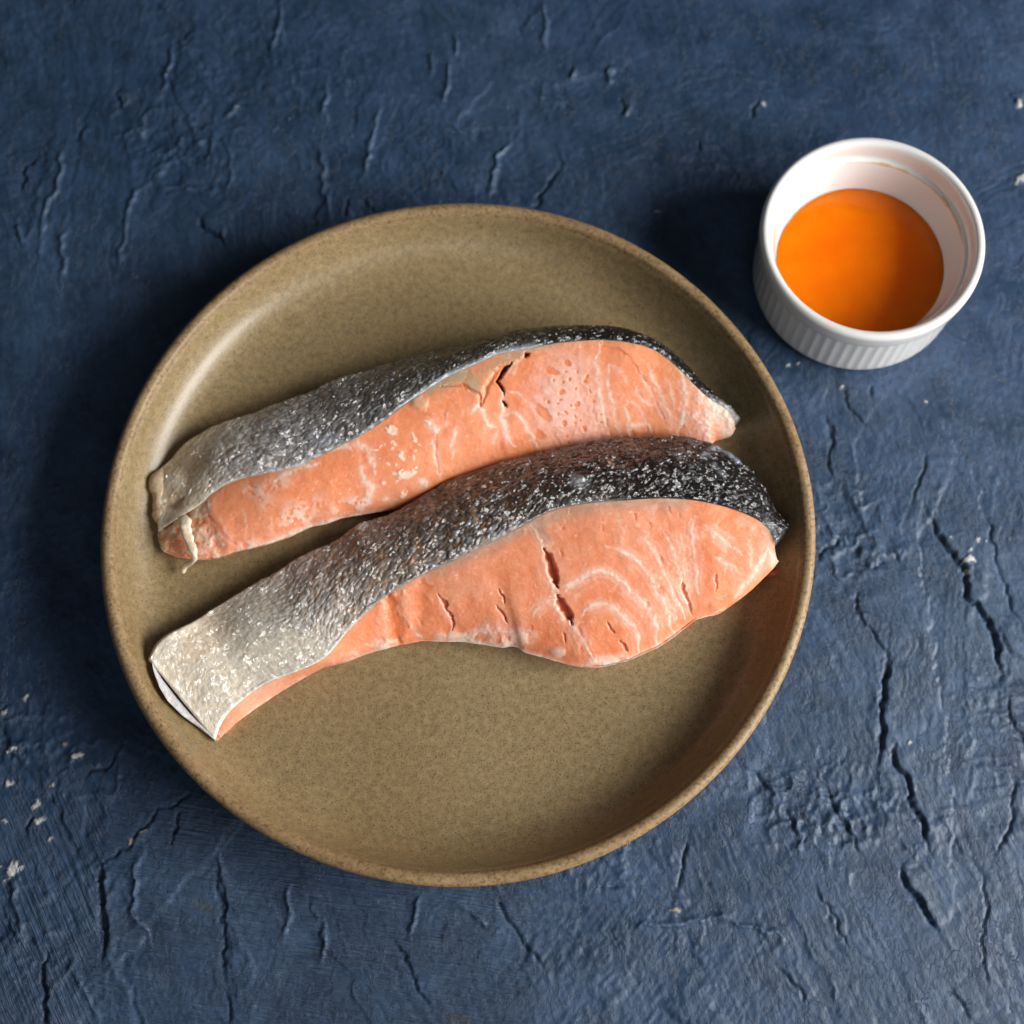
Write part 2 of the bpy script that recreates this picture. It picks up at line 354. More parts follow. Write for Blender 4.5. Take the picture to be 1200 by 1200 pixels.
    for pts in ([(1000, 690), (1010, 725), (1028, 748), (1042, 770)], [(1152, 1020), (1156, 1065), (1152, 1100), (1156, 1152)], [(1192, 910), (1186, 965), (1167, 1002)],
                [(950, 1035), (972, 1066), (995, 1110)], [(915, 1135), (930, 1152), (945, 1175)], [(1115, 1157), (1128, 1175), (1142, 1200)], [(807, 985), (798, 1020), (792, 1050)],
                [(700, 1035), (745, 1041)], [(1182, 815), (1182, 842), (1204, 870)], [(1157, 600), (1170, 672), (1196, 735)], [(966, 485), (974, 495), (975, 517), (971, 531), (976, 558)],
                [(1084, 530), (1085, 547), (1072, 572), (1066, 592)], [(1020, 450), (1025, 467)], [(985, 450), (996, 480), (1020, 497)], [(987, 632), (970, 642), (957, 657)],
                [(1005, 660), (1037, 661)], [(1050, 640), (1054, 655)], [(120, 1012), (147, 997), (170, 967), (187, 948), (210, 943), (230, 922)], [(208, 950), (200, 993)],
                [(257, 1017), (262, 1100), (264, 1150)], [(267, 1163), (267, 1200)], [(40, 953), (28, 977)], [(137, 880), (127, 897), (100, 907)], [(580, 1047), (602, 1090), (635, 1133)],
                [(463, 1103), (482, 1143), (505, 1182)], [(140, 98), (136, 110), (147, 124)], [(40, 182), (27, 200), (25, 224)], [(100, 147), (87, 160)], [(222, 37), (212, 47)], [(731, 112), (729, 134)],
                [(657, 197), (642, 220), (624, 242)], [(820, 166), (821, 175)], [(671, 78), (668, 94)], [(716, 74), (713, 90)], [(405, 235), (402, 250)], [(425, 232), (436, 246)], [(1185, 110), (1192, 124)], [(890, 116), (882, 140)],
                [(860, 890), (885, 905), (905, 930)], [(920, 945), (930, 965), (945, 990)], [(985, 960), (1012, 1000)], [(960, 905), (985, 955)]):
        crack(pts)
    crack([(1100, 487), (1137, 550), (1152, 595), (1165, 650), (1178, 700)], dep=.1, w=5, st=-.5, reach=60)
    crack([(1080, 560), (1075, 640), (1090, 720), (1100, 800), (1112, 890), (1116, 1050)], dep=.1, w=5, st=-.55, reach=50)
    crack([(960, 880), (975, 940), (990, 985)], dep=.2, w=4, st=-.4, reach=30)
    for pts in ([(78, 165), (68, 205), (54, 245), (46, 290)], [(175, 211), (160, 222), (149, 245), (145, 280), (139, 318)], [(204, 52), (189, 108)], [(285, 118), (265, 138)],
                [(331, 0), (319, 62)], [(380, 100), (381, 138)], [(445, 118), (437, 165), (422, 208)], [(371, 168), (380, 212), (385, 258)], [(532, 35), (532, 64)], [(504, 62), (504, 86)],
                [(600, 158), (582, 185), (575, 232)], [(527, 70), (522, 120)], [(676, 84), (671, 94)], [(720, 80), (714, 94)], [(739, 120), (734, 134)], [(641, 0), (636, 58)], [(335, 1030), (342, 1067), (330, 1103)],
                [(380, 1087), (378, 1122)], [(490, 1045), (483, 1102)], [(533, 1055), (563, 1080), (593, 1098)], [(167, 995), (158, 1020), (155, 1067), (160, 1077), (182, 1108)],
                [(5, 1067), (30, 1112)], [(83, 1123), (103, 1167), (118, 1200)], [(20, 1030), (18, 1055), (30, 1110)], [(935, 955), (940, 1000)], [(990, 940), (1000, 985)], [(78, 270), (70, 330)], [(20, 260), (28, 285)]):
        ridge(pts)
    for (x0, y0, x1, y1) in ((845, 1076, 915, 1100), (750, 1086, 845, 1076)):
        m, d, sd, t = F.line([(x0, y0), (x1, y1)], 60)
        hf[m] += .0006*np.exp(-(d/4)**2)+.0004*np.where(sd < 0, np.exp(-d/14), 0)
    # bare chips where the paint has come off
    chip = np.zeros(len(hf)); wh = np.zeros((len(hf), 3))
    fl = [(12, 1018, 9), (22, 1020, 6), (27, 816, 4), (10, 880, 5), (14, 878, 5), (12, 918, 5), (59, 921, 5), (40, 943, 4), (48, 960, 5), (59, 983, 5), (92, 888, 4), (74, 873, 2.5), (154, 986, 3.5), (168, 977, 3.5),
          (897, 118, 4), (1195, 121, 4.5), (1198, 208, 6), (1085, 470, 3), (1150, 632, 4), (1135, 656, 6), (1133, 672, 4), (792, 1067, 4), (988, 452, 3), (6, 833, 3), (5, 963, 4), (1067, 871, 3), (773, 246, 3), (8, 1030, 4),
          (1140, 645, 2.5), (1158, 634, 2.5), (1115, 628, 2), (924, 428, 3), (935, 424, 2.5)]
    fl = [(a, b, r*.8) for a, b, r in fl]
    for k, (cx, cy, r) in enumerate(fl):
        m, d, sd, t = F.line([(cx-r*.5, cy+r*.2), (cx+r*.5, cy-r*.2)], r*4)
        if not len(m): continue
        q = sm(.25, .65, 1-d/(r*1.15)+.5*vnoise(F.x[m]/3.1, F.y[m]/3.1, k)); chip[m] = np.maximum(chip[m], q)
        wh[m] = (.50, .50, .49) if k not in (21, 11, 12, 13) else (.34, .27, .2)
        hf[m] += .0004*q
    for (cx, cy) in ((240, 1062), (537, 1195)):                            # faint olive stains
        q = .55*F.blob(cx, cy, 16, 6, 20, .8).ravel(); k = q > chip; chip = np.where(k, q, chip); wh[k] = (.05, .055, .03)
    # sheared flake of slate-grey plaster
    q = F.blob(1083, 1035, 13, 40, -22, .25).ravel()*.55; k = q > chip; chip = np.where(k, q, chip); wh[k] = (.055, .085, .12)
    H2 = hf.reshape(x.shape); bl = H2
    for ax_ in (0, 1):
        c = np.cumsum(np.pad(bl, [(8, 7) if i == ax_ else (0, 0) for i in (0, 1)], mode='edge'), axis=ax_)
        bl = (np.take(c, np.arange(15, c.shape[ax_]), ax_)-np.take(c, np.arange(0, c.shape[ax_]-15), ax_))/15
        bl = np.pad(bl, [(0, x.shape[i]-bl.shape[i]) for i in (0, 1)], mode='edge')
    q = (.55*sm(.00012, .00050, H2-bl)).ravel()*np.clip(.5+fbm(x*60, y*60, 7, 3).ravel(), 0, 1); k = q > chip; chip = np.where(k, q, chip); wh[k] = (.075, .125, .20)     # lighter blue on the high spots
    P[..., 2] = H2-.0009
    # keep the surface below the vessels that stand on it
    for cx, cy, r in ((0, 0, .078), (.132, .0918, .038)):
        rr = np.hypot(x-cx, y-cy); P[..., 2] = np.where(rr < r+.006, np.minimum(P[..., 2], -.0002+.01*np.maximum(rr-r, 0)), P[..., 2])
    zone = np.stack([low*(1-left), low*left, np.maximum(rgt, .35*(1-low))], -1)
    o = mesh_from('table_surface', P, grid_faces(*x.shape), M_TABLE, None, np.c_[wh, chip])
    za = o.data.attributes.new('zone', 'FLOAT_VECTOR', 'POINT'); za.data.foreach_set('vector', zone.astype(np.float32).ravel())
    tag(o, 'navy blue rough trowelled plaster tabletop under the plate', 'tabletop', kind='structure')
build_table()

# ------------------------------------------------------------------ plate
def build_plate():
    e = empty('dinner_plate', (0, 0, 0))
    tag(e, 'round speckled tan stoneware plate with raised rim holding two salmon steaks', 'plate')
    inner = spl([(.00001, .0058), (.03, .0058), (.06, .0059), (.082, .0061), (.090, .0066), (.0958, .0080), (.1002, .0108), (.1032, .0148), (.1050, .0186), (.1058, .0199)], 7)
    outer = spl([(.1096, .0190), (.1085, .0140), (.1040, .0085), (.094, .0052), (.082, .0035), (.0780, .0030)], 6)
    under = spl([(.072, .0030), (.04, .0028), (.00001, .0028)], 5)
    wob = lambda R, Z, a: (R+.00035*np.sin(2*a+.6)*(R/.11)+.00018*np.sin(5*a+2)*(R/.11), Z+(R/.11)**6*(.00025*np.sin(3*a+1)+.0001*np.sin(7*a)))
    d = lathe('dish', inner, 320, M_GLAZE, e, wob)
    lathe('outer_wall', outer, 320, M_GLAZE, e, wob)
    lathe('underside', under, 96, M_GLAZE, e, wob)
    lathe('rim', spl([(.1056, .0196), (.1061, .0206), (.1068, .0213), (.1080, .0216), (.1092, .0212), (.1100, .0202), (.1099, .0186)], 5), 320, M_RIM, e, wob)
    lathe('foot_ring', spl([(.0785, .0032), (.0780, .0006), (.0770, 0), (.0730, 0), (.0720, .0006), (.0715, .0032)], 4), 160, M_RIM, e, wob)
build_plate()

# ------------------------------------------------------------------ ramekin and sauce
RX, RY = .132, .0918
def build_ramekin():
    e = empty('ramekin', (RX, RY, 0))
    tag(e, 'small white fluted porcelain ramekin filled with orange sauce beside the plate', 'ramekin')
    N = 64
    def flute(R, Z, a):
        k = sm(.0025, .0045, Z)*(1-sm(.0225, .0238, Z))*(R > .0325)
        return R-.00016*k*(.5+.5*np.cos(N*a))**.8, Z
    body = spl([(.00001, .0018), (.028, .0018), (.0318, .0003), (.0332, .0012), (.0342, .0035), (.0344, .010), (.0345, .018), (.0346, .0235), (.0345, .0245)], 8)
    lathe('fluted_wall', body, 64*10, M_PORC, e, flute)
    lathe('rim', spl([(.0345, .0242), (.0354, .0249), (.0358, .0262), (.0360, .0300), (.0357, .0314), (.0347, .0322), (.0335, .0320), (.0327, .0308), (.0324, .0285), (.0323, .0262), (.0321, .0252)], 6), 256, M_PORC, e)
    lathe('lining', spl([(.0321, .0252), (.0312, .0246), (.0306, .0236), (.0296, .019), (.0277, .012), (.0245, .0062), (.020, .0046), (.00001, .0042)], 6), 256, M_PORC, e)
    # thin smear of sauce left along the inner ledge
    ms = mat_plain('sauce_film', (.70, .52, .32), .1, .2); a = np.radians(np.linspace(2, 100, 90)); v = np.linspace(-1, 1, 9)
    wd = .0006*np.interp(np.degrees(a), [2, 12, 30, 55, 80, 100], [.15, 1.0, .9, .6, .5, .1])*(1+.4*fbm(a*9, a*0, 2, 2))
    z = .0241+wd[:, None]*v; r = np.interp(z, [.019, .0236, .0246, .0252, .0262], [.0296, .0306, .0312, .0321, .0323])-.00002-.00025*(1-v**2)
    P = np.stack([r*np.cos(a)[:, None], r*np.sin(a)[:, None], z], -1)
    o = mesh_from('sauce_smear', P, grid_faces(90, 9), ms, e); o['label'] = 'amber smear of sauce along the inner ledge'
    return e
build_ramekin()
def build_sauce():
    zl = .0120
    prof = spl([(.00001, zl), (.015, zl), (.0245, zl), (.0265, zl), (.0273, zl+.0001), (.02765, zl+.0003)], 6)
    pr = np.r_[prof, [(.0262, zl-.003), (.0240, .0068), (.0195, .0052), (.00001, .0048)]]
    o = lathe('orange_sauce', pr, 200, M_SAUCE); o.location = (RX, RY, 0)
    tag(o, 'glossy bright orange liquid sauce pooled inside the white ramekin', 'sauce')
build_sauce()

# ------------------------------------------------------------------ salmon
ZF = .0061
def plate_z(r): return np.interp(r, [0, .082, .090, .0958, .1002, .1032, .1050], [.0059, .0061, .0066, .0080, .0108, .0148, .0186])
def on_plate(x, y, h, gap, ease=0):
    h = np.array(h, float)*np.ones(len(x)); h0 = h
    for _ in range(4):
        P = unproj(x, y, h); h = np.maximum(h, plate_z(np.hypot(P[:, 0], P[:, 1]))+gap)
    if ease:                                   # ride up the plate wall in one gentle curve
        ex = np.pad(h-h0, ease*2, mode='edge'); n = len(ex)
        dl = np.array([ex[max(0, i-ease):i+ease+1].max() for i in range(n)]); w = np.hanning(2*ease+1); w /= w.sum()
        h = h0+np.convolve(dl, w, 'same')[ease*2:-ease*2]
    return unproj(x, y, h)
def steak(T0, T1, B1, h0, h1, hb, nu, nf, ns):
    u = np.linspace(0, 1, nu)
    t0, t1, b1 = resample(T0, nu), resample(T1, nu), resample(B1, nu, .8)
    H = lambda h: ZF+np.interp(u, [a for a, _ in h], [b for _, b in h])
    def smo(z):
        k = nu//30; w = np.hanning(2*k+1); w /= w.sum(); return np.convolve(np.r_[[z[0]]*k, z, [z[-1]]*k], w, 'valid')
    P0, P1, PB = (on_plate(p[:, 0], p[:, 1], smo(H(h)), gp, 45) for p, h, gp in ((t0, h0, .0014), (t1, h1, .0014), (b1, hb, .0005)))
    ax = np.gradient(P1, axis=0); ax /= np.linalg.norm(ax, axis=1, keepdims=True)
    # cut face
    v = np.linspace(0, 1, nf)[None, :, None]; face = P1[:, None]+(PB-P1)[:, None]*v
    wd = np.linalg.norm(PB-P1, axis=1)
    nf_ = np.cross(PB-P1, ax); nf_ /= np.maximum(np.linalg.norm(nf_, axis=1, keepdims=True), 1e-9); nf_ *= np.sign(nf_[:, 2:3]+1e-9)
    q = v[..., 0]
    pil = np.minimum(.06*wd, .0022)[:, None]*(1-(2*q-1)**2)+np.minimum(.05*wd, .0018)[:, None]*(1-np.clip((q-.86)/.14, 0, 1)**2-1)
    face = face+nf_[:, None]*pil[..., None]
    # skin, from just past its lip down to the plate
    ln = np.linalg.norm(P0-P1, axis=1)
    nsn = np.cross(ax, P0-P1); nsn /= np.maximum(np.linalg.norm(nsn, axis=1, keepdims=True), 1e-9); nsn *= np.sign(nsn[:, 2:3]+1e-9)
    s = np.linspace(0, 1, ns)[None, :, None]
    skin = P1[:, None]+(P0-P1)[:, None]*s+nsn[:, None]*(np.minimum(.10*ln, .0030)[:, None]*np.sin(np.pi*s[..., 0]**.9)*(.12+.88*sm(0, .16, u))[:, None])[..., None]
    inward = P1-P0; inward[:, 2] = 0; inward /= np.maximum(np.linalg.norm(inward, axis=1, keepdims=True), 1e-9)
    zb = np.minimum(P0[:, 2]-.0004, ZF+.0006)
    nd = 12; a = np.linspace(0, 1, nd+1)[1:][None, :, None]
    foot = P0[:, None]*1+inward[:, None]*(.0045*a**2); foot[..., 2] = P0[:, None, 2]+(zb-P0[:, 2])[:, None]*(a[..., 0]**1.0)
    skin_all = np.concatenate([skin, foot], 1)
    # underside of the flesh: from the front edge back and down, then to the foot of the skin
    inb = P1-PB; inb[:, 2] = 0; inb /= np.maximum(np.linalg.norm(inb, axis=1, keepdims=True), 1e-9)
    nb = 10; a = np.linspace(0, 1, nb+1)[1:][None, :, None]
    zz = np.minimum(PB[:, 2]-.0003, ZF+.0004)
    ub = PB[:, None]+inb[:, None]*(np.minimum(.006, .25*wd)[:, None, None]*a**1.6); ub[..., 2] = PB[:, None, 2]+(zz-PB[:, 2])[:, None]*a[..., 0]
    fl = foot[:, -1]+inward*.0008
    c = np.linspace(0, 1, 9)[1:][None, :, None]; bot = ub[:, -1:]+(fl[:, None]-ub[:, -1:])*c
    # flesh surface just beneath the skin, back up to the face
    back = skin_all[:, ::-1][:, ::6][:, 1:]
    nk = gnormals(skin_all); nk *= np.sign(np.nanmean(nk[..., 2])); back = back-nk[:, ::-1][:, ::6][:, 1:]*.0023
    back = back[:, :-1]
    return dict(u=u, face=face, skin=skin_all, under=np.concatenate([ub, bot], 1), back=back, ax=ax, ns=ns)
def finish_flesh(name, d, disp, col, parent):
    face = d['face']; n = gnormals(face); n *= np.sign(n[..., 2].mean())
    fd = face+n*disp[..., None]; fd[:, -1] = face[:, -1]+(fd[:, -1]-face[:, -1])*.5
    und = d['under'].copy(); und[:, :2] += (fd[:, -1:]-face[:, -1:])*np.array([.8, .4])[None, :, None]
    bk = d['back'].copy()
    for rows, src in ((slice(0, 14), 14), (slice(-8, None), -9)):
        low = np.r_[und[src], bk[src]].mean(0); low[2] = ZF+.0006+max(0, float(plate_z(np.hypot(low[0], low[1])))-ZF)
        und[rows] = low; bk[rows] = low
    R = np.concatenate([fd, und, bk], 1); nu, m = R.shape[:2]
    C = np.concatenate([col, np.repeat(col[:, -1:], und.shape[1], 1)*np.array([1, .92, .9]), np.repeat(col[:, :1], d['back'].shape[1], 1)], 1)
    F = grid_faces(nu, m, True)
    V = R.reshape(-1, 3); Cv = C.reshape(-1, 3); caps = []
    for row, flip in ((0, 0), (nu-1, 1)):
        ci = len(V); V = np.r_[V, [R[row, -1]]]; Cv = np.r_[Cv, [C[row].mean(0)]]
        j = np.arange(m); j2 = (j+1) % m; q = np.stack([row*m+j, np.full(m, ci), np.full(m, ci), row*m+j2], -1); caps.append(q)
    # caps as degenerate-free triangles: fan written as a second mesh polygon list
    me_f = F; o = mesh_from(name, V, me_f, M_FLESH, parent, Cv)
    import bmesh
    bm = bmesh.new(); bm.from_mesh(o.data); bm.verts.ensure_lookup_table()
    for q in caps:
        for a, b, _, c in q:
            try: f = bm.faces.new((bm.verts[a], bm.verts[b], bm.verts[c])); f.smooth = True
            except ValueError: pass
    bmesh.ops.recalc_face_normals(bm, faces=bm.faces[:]); bm.to_mesh(o.data); bm.free()
    return o
def skin_fields(d, seed):
    sk = d['skin']; L = np.r_[0, np.cumsum(np.linalg.norm(np.diff(sk[:, d['ns']//2], axis=0), axis=1))]
    s = np.broadcast_to(L[:, None], sk.shape[:2]); w = np.cumsum(np.concatenate([np.zeros((sk.shape[0], 1)), np.linalg.norm(np.diff(sk, axis=1), axis=2)], 1), 1)
    return s, w
def finish_skin(name, d, disp, col, uv, parent, lift):
    sk = d['skin']; n = gnormals(sk); n *= np.sign(n[..., 2].mean())
    P = sk+n*(disp+lift)[..., None]
    lip = P[:, :1]-n[:, :1]*(lift[:, :1]+.0004)[..., None]+(sk[:, 1:2]-sk[:, :1])*1.5
    R = np.concatenate([lip, P], 1); C = np.concatenate([col[:, :1], col], 1); U = np.concatenate([uv[:, :1], uv], 1)
    # both ends fold down to the plate
    ax = d['ax'][:, None]; U0 = U; C0 = C
    def tuck(row, sgn):
        o1 = R[row]+sgn*ax[row]*.0006-np.array([0, 0, .0005]); o2 = R[row]+sgn*ax[row]*.0008; o3 = R[row]+sgn*ax[row]*.0007
        fl = plate_z(np.hypot(R[row][:, 0], R[row][:, 1]))+.0003
        o2[:, 2] = np.minimum(o1[:, 2], .45*o1[:, 2]+.55*fl); o3[:, 2] = fl; return [o1, o2, o3]
    pre = tuck(0, -1)[::-1]; post = tuck(-1, 1)
    R = np.concatenate([pre, R, post], 0); C = np.concatenate([np.repeat(C[:1], 3, 0), C, np.repeat(C[-1:], 3, 0)], 0); U = np.concatenate([np.repeat(U[:1], 3, 0), U, np.repeat(U[-1:], 3, 0)], 0)
    return mesh_from(name, R, grid_faces(*R.shape[:2]), M_SKIN, parent, C, U)

def T(pts, ox, oy, s=6.): return [(ox+x/s, oy+y/s) for x, y in pts]
WHITE = (.86, .66, .54); FATW = (.87, .74, .64); DEEP = (.62, .10, .02); BASE = (.84, .295, .135); GREYF = (.47, .33, .25); PINK = (.85, .46, .31)

def paint(F, shape, lines=(), cuts=(), grooves=(), whites=(), deeps=(), edge=None, px=None, py=None, seed=0):
    col = np.ones(shape+(3,))*np.array(BASE); disp = np.zeros(shape)
    n1 = fbm(px/60, py/60, seed, 3); n2 = fbm(px/9, py/9, seed+2, 3); n3 = fbm(px/3.2, py/3.2, seed+4, 2)
    col = mixc(col, PINK, .30*sm(-.2, .7, n1)); col = mixc(col, (.78, .22, .08), .5*sm(0, .8, -n1))
    col = mixc(col, (.85, .42, .28), .18*sm(.1, .8, n2)); col = mixc(col, (.76, .22, .09), .15*sm(.2, .8, -n2))
    disp += .00005*n2+.00002*n3+.00030*n1
    return col, disp, n1, n2, n3
def apply(F, col, disp, kind, pts, w=2.2, a=1., n2=None, n3=None):
    if kind == 'line':                      # connective tissue, slightly proud, broken up
        w = w*.98; mk = F.gauss(pts, w); br = np.clip(.82+.5*n2+.3*n3, .2, 1.1)
        halo = F.gauss(pts, w*2.6)
        col = mixc(col, (.84, .46, .34), .35*halo*a); col = mixc(col, WHITE, .88*mk*br*a)
        disp = disp+.00007*mk*a*br
    elif kind == 'seam':                    # thin dark-orange seam between flakes
        mk = F.gauss(pts, w); br = np.clip(.7+.6*n2, 0, 1)
        col = mixc(col, DEEP, .5*mk*br*a); disp = disp-.00014*mk*a*br
    elif kind == 'cut':                     # open gap
        mk = F.gauss(pts, w); col = mixc(col, (.56, .085, .014), .95*sm(.15, .7, mk)); disp = disp-.0021*a*sm(.05, .8, mk)
        halo = F.gauss(pts, w*2.4)-mk; col = mixc(col, WHITE, .12*np.clip(halo, 0, 1))
    return col, disp

def steak_front():
    T0 = [(176, 772), (183, 757), (196, 745), (230, 728), (260, 708), (300, 685), (326, 673), (350, 655), (372, 645), (400, 632), (417, 617), (425, 613), (450, 607), (470, 597), (500, 580), (530, 562), (560, 552), (590, 543),
          (620, 536), (650, 529), (680, 523), (700, 517), (730, 515), (760, 513), (790, 514), (820, 519), (835, 524), (850, 531), (870, 543), (885, 557), (895, 570), (901, 585), (906, 598), (914, 609), (923, 616)]
    T1 = [(253, 866), (257, 852), (268, 834), (290, 815), (310, 801), (330, 793), (350, 786), (370, 778), (385, 768), (394, 756), (405, 742), (420, 727), (440, 708), (455, 697), (475, 685), (500, 671), (530, 658),
          (560, 643), (590, 629), (610, 618), (630, 606), (650, 597), (680, 591), (710, 588), (740, 586), (770, 584), (800, 585), (820, 587), (847, 593), (870, 600), (890, 610), (901, 620), (908, 633)]
    B1 = [(254, 869), (262, 861), (275, 848), (300, 830), (330, 810), (355, 795), (380, 782), (405, 776), (420, 770), (440, 763), (460, 758), (480, 754), (495, 751), (520, 752), (545, 752), (570, 756), (590, 759), (601, 757),
          (609, 759), (615, 765), (630, 769), (645, 773), (665, 779), (680, 782), (700, 783), (720, 779), (740, 773), (760, 764), (772, 759), (790, 747), (808, 733), (816, 726), (830, 722), (842, 720), (855, 711), (870, 700), (880, 692), (892, 680), (902, 670), (911, 658)]
    h0 = [(0, .002), (.15, .0055), (.4, .0080), (.7, .0095), (.9, .0110), (1, .0125)]
    h1 = [(0, .0030), (.06, .0065), (.2, .0115), (.35, .0155), (.5, .0200), (.7, .0240), (.88, .0230), (1, .0185)]
    hb = [(0, .0008), (.1, .0020), (.3, .0045), (.5, .0065), (.7, .0080), (.9, .0105), (1, .0140)]
    d = steak(T0, T1, B1, h0, h1, hb, 760, 190, 150)
    e = empty('salmon_steak', (float(d['under'][..., 0].mean()), float(d['under'][..., 1].mean()), ZF))
    tag(e, 'salmon steak with a cream white skin tail and a split across its orange flesh', 'salmon', 'salmon steaks on the plate')
    px, py, _ = proj(d['face']); wx = px+1.6*fbm(px/7, py/7, 3, 3); wy = py+1.6*fbm(px/7, py/7, 8, 3); F = Feat(wx, wy)
    col, disp, n1, n2, n3 = paint(F, px.shape, px=px, py=py, seed=1)
    A = lambda k, pts, w=2.2, a=1.: apply(F, col, disp, k, pts, w, a, n2, n3)
    c7 = lambda p: T(p, 660, 590); c6 = lambda p: T(p, 530, 590); c8 = lambda p: T(p, 740, 500); c5 = lambda p: T(p, 350, 600)
    # greyish fat under the skin
    q = F.gauss([(500, 671), (560, 645), (610, 622), (650, 603), (700, 592), (740, 588), (800, 588)], 9, False)*sm(-.5, .4, n1+.5); col = mixc(col, GREYF, .62*q)
    q = F.gauss(c6([(540, 150), (610, 190), (650, 240), (690, 280)]), 7); col = mixc(col, GREYF, .75*q)
    q = F.gauss(c6([(60, 330), (200, 270), (350, 220), (480, 190)]), 7); col = mixc(col, GREYF, .55*q)
    for pts, w, a in ((c7([(30, 570), (100, 530), (200, 490), (280, 470), (350, 500), (430, 570), (500, 650), (580, 720), (630, 790), (655, 870), (655, 1010)]), 3.0, 1.1),
                      (c7([(130, 800), (180, 730), (260, 700), (340, 730), (420, 790), (490, 860), (522, 930), (525, 1040)]), 2.8, 1.0),
                      (c7([(300, 300), (430, 340), (500, 390), (570, 460), (620, 530), (650, 610), (700, 670), (740, 760), (750, 870), (790, 930)]), 3.0, .95),
                      (c7([(600, 210), (570, 260), (630, 310), (680, 410), (700, 480), (760, 580), (810, 700), (860, 810)]), 2.8, 1.0),
                      (c7([(700, 200), (750, 280), (800, 420), (830, 560), (860, 680), (910, 790)]), 2.2, .95), (c7([(820, 200), (850, 370), (890, 500), (890, 640)]), 2.2, .7),
                      (c7([(930, 90), (900, 200), (920, 350), (935, 470), (940, 640)]), 2.2, .85), (c7([(1000, 160), (1100, 240), (1200, 320)]), 2.0, .7), (c7([(1080, 380), (1150, 430), (1190, 490)]), 1.8, .6),
                      (c8([(520, 690), (700, 830), (770, 900)]), 2, .7), (c8([(580, 910), (700, 980), (790, 1050)]), 2, .6), (c8([(825, 790), (838, 880), (835, 990)]), 2, .6),
                      (c8([(720, 1195), (800, 1110), (870, 1020), (920, 920), (950, 850)]), 3.2, 1.1), (c8([(960, 860), (1000, 950), (990, 1000)]), 3, .6),
                      (c6([(560, 150), (600, 240), (650, 310), (680, 440), (700, 560), (720, 660), (760, 750), (820, 830), (880, 910), (930, 1000), (990, 1100)]), 3.0, 1.1),
                      (c6([(560, 800), (580, 760), (650, 700), (720, 680)]), 2.4, .7), (c6([(780, 620), (860, 560), (940, 520)]), 3, .8), (c5([(770, 780), (820, 830), (870, 890)]), 2, .9),
                      (c7([(660, 0), (620, 100), (605, 130)]), 2, .4), (c7([(360, 20), (420, 200), (410, 330)]), 2, .3), (c5([(990, 590), (1030, 690), (1070, 800)]), 2, .5),
                      ([(255, 867), (300, 832), (355, 797), (405, 777), (450, 761), (495, 752)], 2.6, 1.2), ([(495, 752), (545, 753), (600, 758), (665, 780), (700, 783), (740, 773), (790, 748), (820, 725), (850, 713)], 2.4, 1.0),
                      ([(430, 755), (450, 752), (470, 756)], 4, .8), ([(400, 768), (415, 764), (425, 768)], 3, .6)):
        col, disp = A('line', pts, w, a)
        if a > .6 and 1.9 < w < 3.2 and pts[0][0] > 600:              # finer bands running beside each sheet of tissue
            p = np.array(pts); t = np.gradient(p, axis=0); t /= np.linalg.norm(t, axis=1, keepdims=True); nn = np.stack([-t[:, 1], t[:, 0]], -1)
            for of, al in ((5.5, .34), (-6, .30), (11, .22)): col, disp = A('line', p+nn*of*(1+.25*np.sin(p[:, 1:]*.07+of)), 1.25, al)
    # albumin along the lower edge
    for (cx, cy, rx, ry, an, a) in ((545, 748, 20, 9, 4, .9), (575, 747, 22, 12, 0, .95), (603, 748, 20, 10, -10, 1.), (570, 733, 8, 5, -50, .6), (655, 765, 8, 6, 0, .8), (700, 777, 14, 8, -10, .9), (725, 774, 16, 7, -15, .8), (520, 746, 12, 6, -8, .7), (455, 756, 16, 5, -5, .7)):
        q = F.blob(cx, cy, rx, ry, an, .6)*np.clip(.8+.9*n2, 0, 1); col = mixc(col, FATW, a*.85*q); disp = disp+.00025*q*a
    # lilac tint of raw patch, pink rim near the skin's end
    col = mixc(col, (.72, .33, .25), .6*F.blob(590, 738, 24, 14, 0, .8)); col = mixc(col, (.82, .52, .40), .6*F.blob(902, 645, 9, 24, -15, .6)*np.clip(.6+n2, 0, 1)); col = mixc(col, (.83, .50, .37), .6*F.blob(880, 616, 20, 6, 25, .7)*np.clip(.6+n2, 0, 1))
    # soft fold across the thin part
    q = F.gauss(c5([(630, 570), (660, 750), (705, 920)]), 8); col = mixc(col, (.76, .19, .05), .8*q); disp -= .0006*q
    q = F.gauss(c5([(860, 480), (870, 640), (860, 780)]), 9); col = mixc(col, (.76, .21, .07), .5*q); disp -= .0003*q
    q = F.gauss(c5([(570, 620), (590, 780), (620, 900)]), 9)+F.gauss(c5([(740, 560), (760, 700), (790, 800)]), 8); disp += .0003*q; col = mixc(col, (.85, .46, .32), .35*q)
    for pts, w in ((c7([(605, 130), (607, 205)]), 1.8), (c7([(740, 110), (755, 190)]), 2.2), (c7([(690, 370), (720, 460)]), 2.6), (c7([(680, 580), (695, 640)]), 3.4), (c7([(770, 580), (830, 730)]), 2.2), (c7([(165, 760), (120, 860), (135, 950)]), 2.2),
                   (c7([(590, 690), (600, 740)]), 2), (c7([(730, 20), (745, 80)]), 1.8), (c7([(380, 370), (400, 410)]), 3), (c7([(820, 60), (830, 110)]), 2), (c6([(770, 310), (775, 390)]), 1.8), (c6([(770, 190), (790, 160)]), 2),
                   (c7([(540, 460), (600, 560)]), 1.6), (c7([(880, 440), (895, 560)]), 1.6), (c8([(700, 820), (720, 850)]), 1.6), (c6([(545, 820), (560, 900)]), 2), (c6([(900, 1000), (910, 1050)]), 1.8), (c7([(500, 60), (510, 120)]), 1.5), (c7([(280, 160), (282, 200)]), 1.5),
                   (c6([(60, 350), (170, 290)]), 2), (c5([(880, 440), (1050, 350)]), 2)):
        col, disp = A('seam', pts, w, 1.1)
